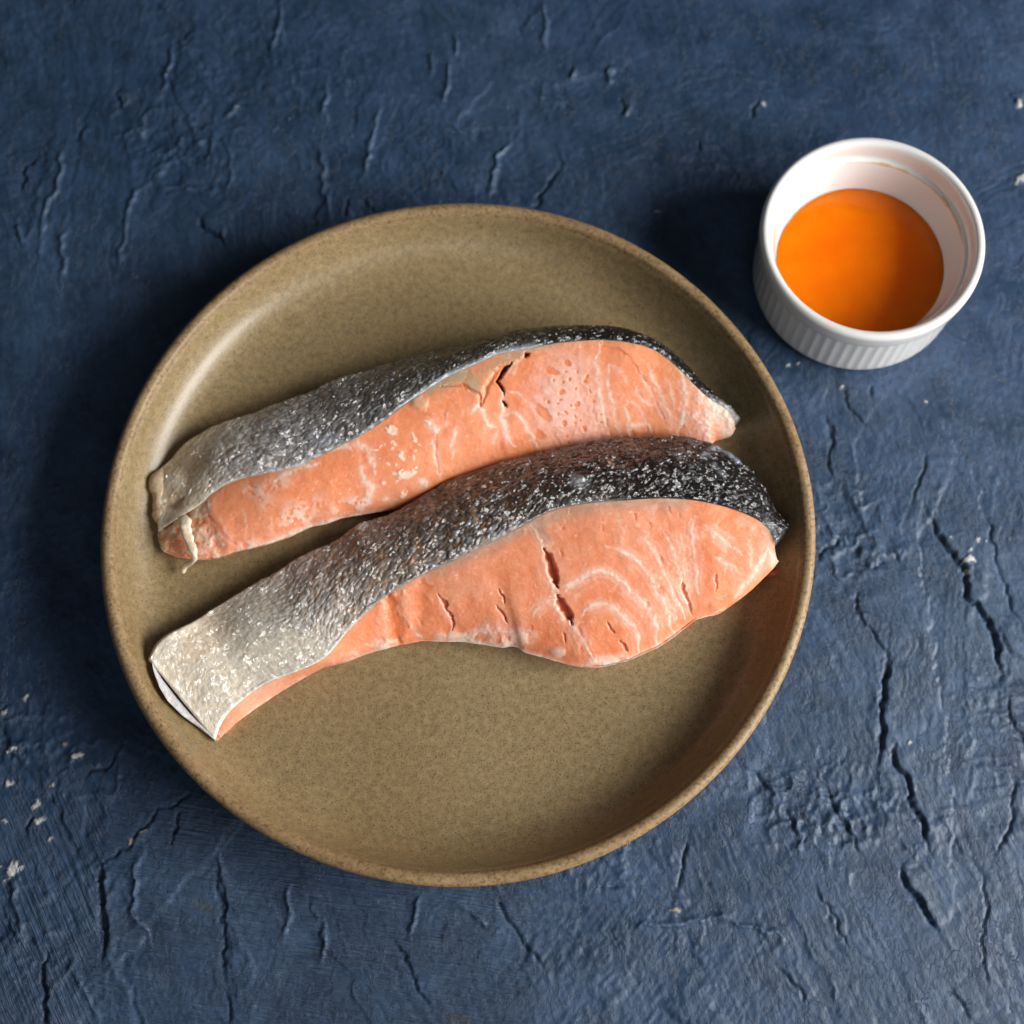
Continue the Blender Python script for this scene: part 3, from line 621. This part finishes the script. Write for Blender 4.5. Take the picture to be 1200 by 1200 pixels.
    for pts, w, a in ((c6([(655, 318), (690, 420), (718, 515), (742, 585)]), 4.4, .9), (c6([(742, 655), (790, 745), (842, 845)]), 5.0, .9), (c6([(325, 595), (340, 640), (367, 697)]), 1.7, .2), (c6([(310, 720), (350, 772), (398, 834)]), 1.6, .2),
                      (c6([(785, 895), (800, 975)]), 1.4, .12), (c7([(310, 840), (355, 915)]), 1.6, .16), (c7([(405, 960), (425, 1000), (452, 1048)]), 1.8, .2),
                      (c7([(832, 540), (852, 620), (885, 710), (912, 795)]), 1.7, .18), (c7([(1070, 490), (1082, 610)]), 1.5, .12), (c5([(985, 580), (1030, 650), (1062, 730), (1088, 790), (1076, 832)]), 1.7, .25)):
        col, disp = A('cut', pts, w, a)
    col = mixc(col, (.75, .38, .25), .6*F.blob(253, 862, 6, 6)); col = mixc(col, (.45, .2, .08), .8*F.blob(254, 863, 3, 3))
    # tail flesh is paler
    col = mixc(col, (.84, .50, .36), .55*F.blob(300, 815, 40, 14, -35, .8))
    finish_flesh('flesh', d, disp, col, e); fo = [o for o in e.children] ; reparent(fo[0], e)
    # ---- skin
    s, w = skin_fields(d, 1); sx, sy, _ = proj(d['skin']); f1, f2, idr, ox, oy = worley((s+.5*w)/.0019+.5*fbm(s*300, w*300, 1, 2), (w-.25*s)/.0013+.5*fbm(s*300, w*300, 6, 2), 3)
    m1 = fbm(s*45, w*60, 2, 3); m2 = fbm(s*260, w*260, 7, 3); G = Feat(sx, sy)
    def ramp(x, st):
        xs = [a for a, _ in st]; return np.stack([np.interp(x, xs, [c[k] for _, c in st]) for k in range(3)], -1)
    xx = sx-.6*(sy-np.interp(sx, [215, 300, 400, 500, 600, 700, 900], [815, 745, 690, 625, 583, 553, 580]))+16*m1
    c = ramp(xx, [(200, (.82, .71, .55)), (325, (.80, .71, .58)), (370, (.55, .47, .41)), (430, (.30, .235, .20)), (490, (.17, .13, .105)), (570, (.085, .064, .050)), (650, (.034, .025, .020)), (740, (.014, .0105, .009)), (930, (.010, .008, .009))])
    silver = ramp(xx, [(200, (.80, .74, .64)), (340, (.66, .62, .58)), (480, (.52, .52, .54)), (600, (.42, .42, .43)), (700, (.20, .195, .19)), (930, (.09, .09, .10))])
    pr = np.interp(xx, [200, 340, 480, 620, 720, 930], [.45, .5, .45, .36, .26, .2])
    pat = sm(-.3, .5, m1+.35*m2)
    cell = sm(0, .06, pr*(.35+1.1*pat)-idr)*(1-sm(.55, .9, f1/np.maximum(f2, 1e-4)))
    c = c+(silver-c)*(.8*cell)[..., None]
    c *= (.62+.75*((idr*7.3) % 1))[..., None]**np.interp(xx, [330, 430], [.12, .8])[..., None]
    c = mixc(c, (.42, .20, .06), .45*sm(.35, .8, fbm(s*500, w*500, 9, 2))*sm(330, 380, xx)*(1-sm(560, 640, xx)))          # rusty specks
    c = mixc(c, (.20, .125, .085), .55*G.blob(400, 655, 40, 22, -28, .7)*sm(-.4, .4, m2)); c = mixc(c, (.56, .38, .22), .35*sm(.1, .7, fbm(s*90, w*90, 4, 3))*(1-sm(300, 340, xx)))
    c = mixc(c, (.60, .57, .54), .8*G.blob(425, 618, 8, 5)); c = mixc(c, (.40, .43, .46), .75*G.blob(678, 566, 11, 7, 20, .7)); c = mixc(c, (.5, .33, .22), .8*G.blob(716, 545, 4.5, 2, 30))
    film = np.maximum.reduce([G.gauss([(822, 537), (834, 530), (838, 526)], 3), .8*G.gauss([(836, 526), (853, 535), (868, 546)], 2), .7*G.gauss([(822, 538), (836, 547), (848, 560)], 3.0)])
    c = mixc(c, (.36, .40, .47), .85*film*np.clip(.7+m2, 0, 1)); c = mixc(c, (.5, .17, .12), .6*G.gauss([(484, 650), (486, 662)], 3)); c = mixc(c, (.34, .29, .16), .5*G.gauss([(458, 685), (475, 672), (482, 662)], 3.5))
    lip = np.exp(-w/.0022); c = mixc(c, (.30, .265, .25), .55*lip*sm(330, 420, xx)*(1-sm(660, 720, xx))); c = mixc(c, (.80, .74, .66), .7*np.exp(-w/.0016)*(1-sm(330, 420, xx))); c = mixc(c, (.30, .31, .34), .7*np.exp(-w/.0012)*sm(850, 880, xx))
    dome = np.clip(1-(f1/.62)**2, 0, 1); tilt = ((idr*13.7) % 1-.5)*ox+((idr*29.1) % 1-.5)*oy
    amp = np.interp(xx, [200, 320, 360, 930], [.00002, .00003, .00014, .00020]); metal = np.interp(xx, [300, 360, 620, 760], [.25, 1, 1, .5])
    disp = amp*(1.15*dome+2.0*tilt)+np.interp(xx, [310, 380], [.00004, .00016])*m2+.0004*m1
    disp = disp*sm(0, .0012, w)+.00005*fbm(s*700, w*700, 5, 2)
    lift = (np.full(s.shape, .00045)*sm(-.0002, .0006, w)+.00018)*np.interp(xx, [260, 420], [.45, 1])
    o = finish_skin('skin', d, disp, np.concatenate([c, (.22*cell*np.clip(.55+.8*m2, 0, 1)*metal)[..., None]], -1), np.stack([s, w], -1), e, lift); reparent(o, e)
    # translucent belly membrane peeping out beyond the skin's end
    mp = resample([(183, 796), (187, 806), (196, 821), (213, 838), (232, 852), (252, 868)], 40); q = np.linspace(0, 1, 40)
    pin = resample([(178, 776), (190, 796), (205, 815), (222, 835), (240, 853), (253, 867)], 40)
    a_, b_ = on_plate(mp[:, 0], mp[:, 1], ZF+.0016-.0006*q, .0012), on_plate(pin[:, 0], pin[:, 1], ZF+.0026-.0008*q, .0016)
    # the plate wall rises here, so the strip rides on it
    k = np.linspace(0, 1, 6)[None, :, None]; top = a_[:, None]+(b_-a_)[:, None]*k; top[..., 2] += .0007*np.sin(np.pi*k[..., 0])
    bt = top[:, ::-1]-np.array([0, 0, .0011]); R = np.concatenate([top, bt], 1)
    o = mesh_from('membrane', R, grid_faces(40, 12, True), mat_plain('belly_membrane', (.62, .62, .64), .18, .5), e); reparent(o, e); o['label'] = 'bluish white belly membrane edge'
    # dark red scrap of flesh under the thick end
    lp = [(893, 673), (905, 668), (916, 664), (920, 670), (914, 676), (900, 677)]
    c0 = unproj(np.array([p[0] for p in lp]), np.array([p[1] for p in lp]), ZF+.0045); c1 = unproj(np.array([p[0] for p in lp])-2, np.array([p[1] for p in lp]), ZF+.0004)
    ring = np.stack([c1, (c0+c1)/2+(c0-c0.mean(0))*.15, c0, c0.mean(0)+(c0-c0.mean(0))*.55+np.array([0, 0, .0008]), np.repeat(c0.mean(0)[None], 6, 0)+np.array([0, 0, .001])], 0)
    o = mesh_from('flesh_scrap', ring, grid_faces(5, 6, True), mat_plain('scrap_flesh', (.62, .17, .06)), e); reparent(o, e)
    sd = o.modifiers.new('round', 'SUBSURF'); sd.levels = sd.render_levels = 2
steak_front()

def steak_back():
    T0 = [(185, 556), (186, 549), (197, 544), (207, 531), (221, 516), (234, 510), (248, 502), (270, 493), (293, 487), (320, 475), (360, 463), (393, 447), (402, 445), (420, 440), (447, 430), (477, 422), (510, 413), (545, 404), (575, 395), (607, 387), (633, 385), (667, 382),
          (702, 383), (730, 387), (752, 396), (768, 405), (783, 415), (800, 427), (813, 443), (827, 457), (840, 468), (855, 478), (863, 490)]
    T1 = [(187, 622), (205, 610), (225, 598), (240, 588), (251, 576), (266, 567), (282, 561), (305, 556), (329, 552), (353, 546), (387, 528), (420, 512), (443, 498), (462, 483), (480, 470), (503, 456), (522, 443), (550, 430), (583, 415), (617, 409), (650, 402),
          (683, 399), (705, 398), (730, 400), (755, 405), (773, 413), (790, 427), (800, 437), (813, 451), (827, 464), (840, 473), (853, 481), (861, 491)]
    B1 = [(183, 628), (186, 640), (192, 648), (209, 654), (230, 657), (248, 657), (266, 653), (273, 648), (290, 644), (311, 639), (340, 629), (362, 618), (382, 614), (400, 607), (423, 603), (445, 599), (468, 596), (500, 586), (540, 566), (580, 553), (620, 543), (660, 534), (700, 524),
          (750, 520), (790, 521), (815, 523), (832, 522), (838, 516), (847, 514), (858, 510), (862, 502)]
    h0 = [(0, .0045), (.1, .0065), (.4, .0085), (.7, .0120), (.9, .0120), (1, .0085)]
    h1 = [(0, .0050), (.08, .0100), (.2, .0150), (.4, .0190), (.6, .0230), (.8, .0230), (.93, .0160), (1, .0095)]
    hb = [(0, .0040), (.1, .0055), (.3, .0060), (.5, .0050), (.7, .0035), (.85, .0035), (1, .0065)]
    d = steak(T0, T1, B1, h0, h1, hb, 740, 160, 130)
    e = empty('salmon_steak', (float(d['under'][..., 0].mean()), float(d['under'][..., 1].mean()), ZF))
    tag(e, 'salmon steak with white curds on its flesh, grey belly skin and a white fibrous strand', 'salmon', 'salmon steaks on the plate')
    px, py, _ = proj(d['face']); wx = px+1.6*fbm(px/7, py/7, 13, 3); wy = py+1.6*fbm(px/7, py/7, 5, 3); F = Feat(wx, wy)
    col, disp, n1, n2, n3 = paint(F, px.shape, px=px, py=py, seed=6)
    col = mixc(col, (.82, .29, .125), .5)
    A = lambda k, pts, w=2.2, a=1.: apply(F, col, disp, k, pts, w, a, n2, n3)
    cA = lambda p: T(p, 500, 370); cB = lambda p: T(p, 680, 370); cC = lambda p: T(p, 320, 420); cD = lambda p: T(p, 170, 500, 6.667)
    # beige fat wedge under the skin
    for pts, w in (([(505, 458), (522, 448), (545, 437)], 6), (cA([(140, 460), (280, 430), (330, 490)]), 7), (cA([(330, 430), (350, 520)]), 6), (cA([(400, 390), (520, 320), (620, 280)]), 6), (cA([(640, 260), (800, 220), (900, 210)]), 4)):
        col = mixc(col, (.48, .335, .20), .8*F.gauss(pts, w, False))
    q = F.gauss(cA([(100, 490), (250, 490), (330, 530), (375, 570), (385, 640)]), 2); disp -= .0006*q; col = mixc(col, (.6, .17, .06), .5*q)
    # white film over the loin with wet orange holes
    film = np.maximum(F.blob(660, 465, 38, 55, 8, .55), .85*F.blob(690, 500, 26, 38, 10, .6))*np.clip(1.0+.35*n2+.25*n1, .3, 1)
    holes = np.zeros(px.shape)
    rg = np.random.default_rng(8)
    for (cx, cy, rx, ry, an) in [(648, 435, 8, 4.5, 15), (665, 425, 4.5, 3.5, 30), (658, 460, 3.5, 3, 0), (687, 441, 2.5, 2.5, 0), (661, 496, 3.5, 3, 60), (642, 471, 2, 3, -20), (635, 485, 13, 7, 45), (633, 510, 7.5, 4.5, 35), (685, 502, 3, 2.5, 0), (676, 474, 2.5, 3, 0), (686, 446, 3, 2.4, 0)]+[(rg.uniform(648, 705), rg.uniform(430, 520), rg.uniform(.9, 2.1), rg.uniform(.9, 2.0), 0) for _ in range(26)]:
        holes = np.maximum(holes, F.blob(cx, cy, rx, ry, an, .3))
    col = mixc(col, (.80, .53, .46), .72*film*(1-holes)); disp += .00022*film*(1-holes); col = mixc(col, (.78, .23, .085), .65*holes); disp -= .00006*holes
    # pale fatty back tip
    tip = sm(795, 822, px+.25*(py-470))*np.clip(.8+.9*n2, .25, 1); col = mixc(col, (.80, .50, .42), .8*tip); col = mixc(col, (.60, .49, .39), .8*sm(826, 846, px-.3*(py-490)+8*n2))
    disp += .0002*tip*n2
    for pts, w, a in ((cB([(140, 220), (105, 320), (120, 440), (140, 560), (165, 700), (190, 830)]), 2.4, .95), (cB([(200, 350), (190, 460), (205, 540), (240, 640), (260, 760), (290, 870)]), 2.2, .85),
                      (cB([(310, 650), (330, 720), (345, 870)]), 2, .9), (cB([(310, 640), (340, 610), (400, 640), (450, 720), (500, 810)]), 2.2, .8), (cB([(480, 340), (500, 430), (540, 510), (590, 620), (630, 720), (650, 850)]), 2.2, .75),
                      (cB([(700, 380), (735, 500), (735, 600), (710, 720), (680, 860)]), 3.0, 1.15), (cB([(390, 500), (420, 570), (500, 640)]), 2.2, .8), (cB([(75, 600), (110, 740), (160, 890)]), 2, .7), (cB([(590, 400), (640, 560), (660, 660)]), 1.8, .5),
                      (cB([(420, 380), (450, 470), (500, 550), (560, 660), (620, 790)]), 2, .7), (cB([(340, 770), (420, 765), (480, 770)]), 2.4, .9), (cB([(210, 350), (290, 400), (340, 480)]), 2, .6),
                      (cA([(560, 520), (640, 540), (720, 610), (790, 700), (860, 770)]), 1.8, .7), (cA([(560, 700), (620, 680), (680, 740), (730, 830), (790, 920), (820, 980)]), 2.2, .95), (cA([(525, 530), (530, 640), (530, 760), (570, 850), (610, 925)]), 3.2, 1.2),
                      (cA([(300, 690), (370, 620)]), 2.4, 1.1), (cA([(385, 640), (430, 760), (490, 790)]), 2.6, 1.1), (cA([(0, 740), (60, 790), (70, 820)]), 3.6, 1.2), (cA([(150, 680), (130, 780)]), 2, .6), (cA([(210, 770), (180, 880), (180, 1000)]), 2.4, .75), (cA([(40, 880), (70, 1010), (100, 1150)]), 2, .6), (cA([(450, 900), (500, 820)]), 2.4, .8),
                      (cA([(540, 430), (590, 350), (690, 280)]), 2, .6), (cA([(600, 430), (640, 340)]), 2, .6),
                      (cC([(430, 650), (500, 620), (600, 600), (680, 650), (710, 750), (715, 810)]), 3.2, 1.0), (cC([(610, 720), (640, 850), (700, 900), (660, 1010)]), 3.6, .9), (cC([(1140, 530), (1140, 680), (1160, 780)]), 1.6, .7), (cC([(1030, 840), (1080, 900)]), 3.6, 1.2), (cC([(1080, 440), (1140, 510), (1150, 530)]), 3.4, 1.2),
                      (cC([(0, 870), (60, 820), (150, 780), (330, 730)]), 2.8, .9), (cC([(770, 990), (860, 990)]), 3, .8), (cD([(480, 590), (490, 670), (510, 690)]), 3, 1.2), (cD([(190, 800), (180, 900), (200, 990)]), 2.4, 1.0), (cD([(580, 700), (640, 850), (690, 920)]), 1.6, .4), (cD([(850, 800), (840, 900)]), 1.6, .4), (cD([(770, 640), (790, 760), (780, 900)]), 1.6, .4),
                      ([(230, 657), (266, 652), (311, 638), (362, 618), (400, 607), (423, 603)], 3.2, 1.2), ([(423, 603), (445, 598), (470, 595)], 2.4, .7)):
        col, disp = A('line', pts, w, a)
    for (cx, cy, rx, ry, an, a) in ((410, 592, 20, 8, -20, .85), (425, 585, 8, 14, 10, .7), (340, 605, 22, 16, -20, .45), (365, 590, 18, 12, 0, .35), (300, 575, 16, 9, 20, .55), (310, 590, 8, 10, 0, .4), (290, 640, 16, 6, -15, .8), (255, 633, 14, 9, 10, .45), (325, 565, 14, 8, -20, .5), (345, 612, 26, 12, -20, .5)):
        q = F.blob(cx, cy, rx, ry, an, .7)*sm(-.35, .35, n2+.4*n3+.1); col = mixc(col, (.85, .62, .52), a*q); disp = disp+.00012*q*a
    for (x, y, r) in ((825, 500, 36), (808, 490, 22), (770, 610, 20), (895, 680, 20), (898, 710, 14), (925, 812, 38), (900, 806, 24), (850, 805, 16), (860, 750, 12), (915, 950, 24), (985, 550, 26), (770, 875, 14), (860, 605, 11), (1035, 606, 9), (805, 745, 14), (840, 640, 10), (990, 790, 18), (1010, 770, 14), (870, 865, 12), (795, 990, 12), (745, 705, 8), (990, 700, 10), (1000, 650, 8), (820, 680, 10), (1100, 600, 8), (845, 590, 9), (720, 640, 10)):
        q = sm(.25, .75, F.blob(320+x/6, 420+y/6, r/6*1.25, r/6*.85, (x*7) % 180, .8)*(1+.55*n3+.4*n2)); col = mixc(col, (.86, .66, .53), .9*q); disp = disp+.00016*q*min(1, r/24)
    q = F.blob(492, 471, 9, 8, 0, .6); col = mixc(col, (.70, .47, .30), .7*q); disp += .0006*q
    # thin ragged belly end below the flap
    end = (1-sm(242, 262, px-.45*(py-620))); col = mixc(col, (.74, .36, .22), .6*end); col = mixc(col, (.76, .60, .43), .75*end*sm(.0, .35, n2+.5*fbm(px/18, py/7, 3, 3))); disp += .0002*end*n2-.0008*end
    for (cx, cy, rx, ry, an, cc, a) in ((236, 625, 12, 8, 0, (.80, .50, .36), .8), (200, 635, 12, 8, 0, (.66, .22, .08), .7), (235, 645, 10, 7, 0, (.80, .46, .36), .8), (257, 632, 12, 9, 20, (.78, .45, .38), .7), (240, 612, 8, 5, 0, (.66, .18, .06), .7), (203, 612, 16, 9, -30, (.52, .30, .14), .6), (200, 622, 4, 14, 10, (.80, .6, .45), .7)):
        q = F.blob(cx, cy, rx, ry, an, .6)*np.clip(.8+.7*n2, .2, 1); col = mixc(col, cc, a*q); disp += .00015*q
    for pts, w in ((cA([(510, 870), (540, 960), (570, 1010)]), 3.6), (cA([(380, 570), (390, 630)]), 3), (cA([(70, 830), (60, 950), (90, 1100)]), 2.0), (cA([(340, 900), (330, 940)]), 3), (cA([(880, 790), (940, 920)]), 1.8), (cA([(740, 640), (860, 770)]), 1.6), (cA([(760, 830), (800, 930), (820, 970)]), 1.8), (cA([(120, 740), (150, 600)]), 1.8),
                   (cB([(160, 215), (260, 235), (350, 300), (400, 370), (440, 440)]), 1.8), (cB([(440, 420), (460, 460)]), 3.2), (cB([(480, 340), (495, 380)]), 2), (cB([(490, 500), (550, 640), (610, 780)]), 1.8), (cB([(380, 640), (430, 690), (470, 750)]), 3.4), (cB([(220, 550), (240, 590)]), 3.4), (cB([(250, 640), (262, 740)]), 2.4), (cB([(690, 860), (730, 760)]), 2.6), (cB([(370, 800), (380, 850)]), 3), (cB([(80, 620), (100, 700), (130, 800), (150, 880)]), 1.8), (cB([(180, 720), (210, 850)]), 2.2), (cB([(400, 520), (440, 580)]), 2.4), (cB([(505, 640), (515, 670)]), 2.4),
                   (cC([(1130, 560), (1160, 780)]), 1.6), (cC([(620, 700), (640, 680)]), 2), (cD([(470, 590), (500, 700), (570, 780), (640, 870), (700, 930)]), 2.6), (cD([(490, 700), (520, 780), (500, 870)]), 2.2), (cD([(690, 680), (695, 690)]), 1.6), (cD([(700, 720), (698, 735)]), 2), (cD([(200, 520), (300, 560)]), 2)):
        col, disp = A('seam', pts, w, 1.1)
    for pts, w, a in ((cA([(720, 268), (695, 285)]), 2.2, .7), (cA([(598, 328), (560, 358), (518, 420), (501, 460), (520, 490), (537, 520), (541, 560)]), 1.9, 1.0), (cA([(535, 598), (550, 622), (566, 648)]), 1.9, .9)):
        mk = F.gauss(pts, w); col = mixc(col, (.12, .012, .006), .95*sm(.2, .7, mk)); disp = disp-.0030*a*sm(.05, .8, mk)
    q = F.gauss(cA([(400, 600), (420, 500), (480, 400), (560, 340)]), 3.5); disp -= .0005*q; col = mixc(col, (.72, .2, .07), .5*q)
    o = finish_flesh('flesh', d, disp, col, e); reparent(o, e)
    # ---- skin
    s, w = skin_fields(d, 2); sx, sy, _ = proj(d['skin']); f1, f2, idr, ox, oy = worley((s+.5*w)/.0019+.5*fbm(s*300, w*300, 4, 2), (w-.25*s)/.0013+.5*fbm(s*300, w*300, 11, 2), 12)
    m1 = fbm(s*48, w*60, 5, 3); m2 = fbm(s*260, w*260, 10, 3); G = Feat(sx, sy)
    def ramp(x, st):
        xs = [a for a, _ in st]; return np.stack([np.interp(x, xs, [c[k] for _, c in st]) for k in range(3)], -1)
    xx = sx+(sy-520)*.25+12*m1
    c = ramp(xx, [(180, (.66, .52, .34)), (245, (.62, .50, .35)), (290, (.40, .345, .30)), (360, (.24, .22, .21)), (450, (.125, .11, .10)), (520, (.075, .064, .055)), (600, (.030, .024, .020)), (660, (.012, .0095, .009)), (870, (.009, .008, .008))])
    silver = ramp(xx, [(180, (.68, .58, .44)), (260, (.60, .58, .57)), (360, (.54, .55, .58)), (480, (.40, .415, .44)), (600, (.16, .155, .15)), (870, (.07, .07, .08))])
    pr = np.interp(xx, [180, 260, 400, 520, 620, 870], [.15, .42, .46, .30, .14, .10])
    cell = sm(0, .06, pr*(.35+1.1*sm(-.3, .5, m1+.35*m2))-idr)*(1-sm(.55, .9, f1/np.maximum(f2, 1e-4)))
    c = c+(silver-c)*(.8*cell)[..., None]
    c *= (.62+.75*((idr*7.3) % 1))[..., None]**np.interp(xx, [240, 320], [.15, .8])[..., None]
    c = mixc(c, (.06, .05, .045), .6*G.blob(405, 470, 26, 12, -20, .8)*sm(-.3, .4, m2)); c = mixc(c, (.70, .62, .52), .75*G.blob(203, 562, 11, 10, 0, .6)); c = mixc(c, (.50, .33, .17), .5*G.blob(225, 545, 16, 18, 0, .8)); c = mixc(c, (.24, .17, .13), .5*G.blob(250, 550, 22, 18, 0, .8)*sm(-.3, .5, m2))
    c = mixc(c, (.48, .52, .60), .75*G.blob(377, 510, 11, 12, 20, .7)*np.clip(.6+m2, 0, 1)); c = mixc(c, (.45, .13, .05), .5*G.gauss([(200, 592), (212, 585)], 4)); c = mixc(c, (.70, .58, .42), .6*(1-sm(240, 262, xx))*np.exp(-w/.004))
    lipw = np.exp(-w/.0014); c = mixc(c, (.46, .48, .50), .75*lipw*sm(440, 470, xx)*(1-sm(590, 620, xx))); c = mixc(c, (.52, .47, .42), .6*lipw*(1-sm(330, 400, xx))); c = mixc(c, (.76, .63, .46), .9*np.exp(-w/.003)*(1-sm(245, 275, xx))); c = mixc(c, (.55, .53, .50), .6*lipw*sm(820, 845, xx))
    dome = np.clip(1-(f1/.62)**2, 0, 1); tilt = ((idr*13.7) % 1-.5)*ox+((idr*29.1) % 1-.5)*oy
    amp = np.interp(xx, [180, 240, 290, 870], [.00002, .00003, .00013, .00019]); metal = np.interp(xx, [240, 290, 560, 700], [.1, 1, 1, .4])
    disp = amp*(1.15*dome+2.0*tilt)+np.interp(xx, [250, 300], [.00006, .00015])*m2+.00045*m1+.0010*G.blob(203, 562, 11, 10, 0, .8)-.0012*G.gauss([(190, 590), (202, 592), (214, 584)], 5)
    disp = disp*sm(0, .0012, w)+.00005*fbm(s*700, w*700, 9, 2)
    lift = (np.full(s.shape, .00045)*sm(-.0002, .0006, w)+.00018)*np.interp(xx, [260, 420], [.45, 1])
    o = finish_skin('skin', d, disp, np.concatenate([c, (.22*cell*np.clip(.55+.8*m2, 0, 1)*metal)[..., None]], -1), np.stack([s, w], -1), e, lift); reparent(o, e)
    # lumpy roll of belly fat closing the thin end
    fp = resample([(191, 549), (188, 560), (189, 578), (187, 592), (190, 603), (188, 615)], 46); fp[:, 0] -= 1.0; q = np.linspace(0, 1, 46)
    C3 = on_plate(fp[:, 0], fp[:, 1], ZF+.0032+.0005*np.sin(q*9), .0018); rr = .0024*np.sqrt(np.clip(np.minimum(q, 1-q)*5, .0005, 1))
    tn = np.gradient(C3, axis=0); tn /= np.linalg.norm(tn, axis=1, keepdims=True); b = np.cross(tn, [0, 0, 1.]); b /= np.linalg.norm(b, axis=1, keepdims=True); nn = np.cross(b, tn); ang = np.arange(16)/16*2*np.pi
    rj = rr[:, None]*(1+.22*fbm(q[:, None]*3.3+0*ang, np.cos(ang)*1.2+0*q[:, None]+3, 6, 1))
    o = mesh_from('fat_roll', C3[:, None]+rj[..., None]*(b[:, None]*np.cos(ang)[None, :, None]*1.2+nn[:, None]*np.sin(ang)[None, :, None]), grid_faces(46, 16, True), mat_plain('belly_fat', (.55, .44, .30), .3, .5), e); reparent(o, e)
    # white fibrous strand hanging from the belly end
    pts = np.array([(214, 606), (217, 614), (220, 626), (224, 638), (228, 650), (226, 657), (219, 662), (212, 668)], float)
    hz = np.array([.0095, .0105, .0098, .0088, .0078, .0065, .0040, .0022]); rad = np.array([.0014, .0019, .0015, .0014, .0010, .0009, .0011, .0013])
    C3 = unproj(pts[:, 0], pts[:, 1], ZF+hz); C3 = spl(C3, 5); rr = np.interp(np.linspace(0, 1, len(C3)), np.linspace(0, 1, 8), rad)
    tn = np.gradient(C3, axis=0); tn /= np.linalg.norm(tn, axis=1, keepdims=True); b = np.cross(tn, [0, 0, 1.]); b /= np.linalg.norm(b, axis=1, keepdims=True); nn = np.cross(b, tn)
    ang = np.arange(14)/14*2*np.pi; rj = rr[:, None]*(1+.28*fbm(np.arange(len(C3))[:, None]*.5+0*ang, np.cos(ang)*1.5+0*rr[:, None]+5, 3, 2))
    R = C3[:, None]+rj[..., None]*(b[:, None]*np.cos(ang)[None, :, None]+.6*nn[:, None]*np.sin(ang)[None, :, None])
    R = np.concatenate([np.repeat(C3[:1, None], 14, 1), R, np.repeat(C3[-1:, None], 14, 1)], 0)
    o = mesh_from('fibrous_strand', R, grid_faces(len(R), 14, True), mat_plain('white_tendon', (.80, .70, .55), .25, .4), e); reparent(o, e); o['label'] = 'white fibrous strand at the belly end'
steak_back()
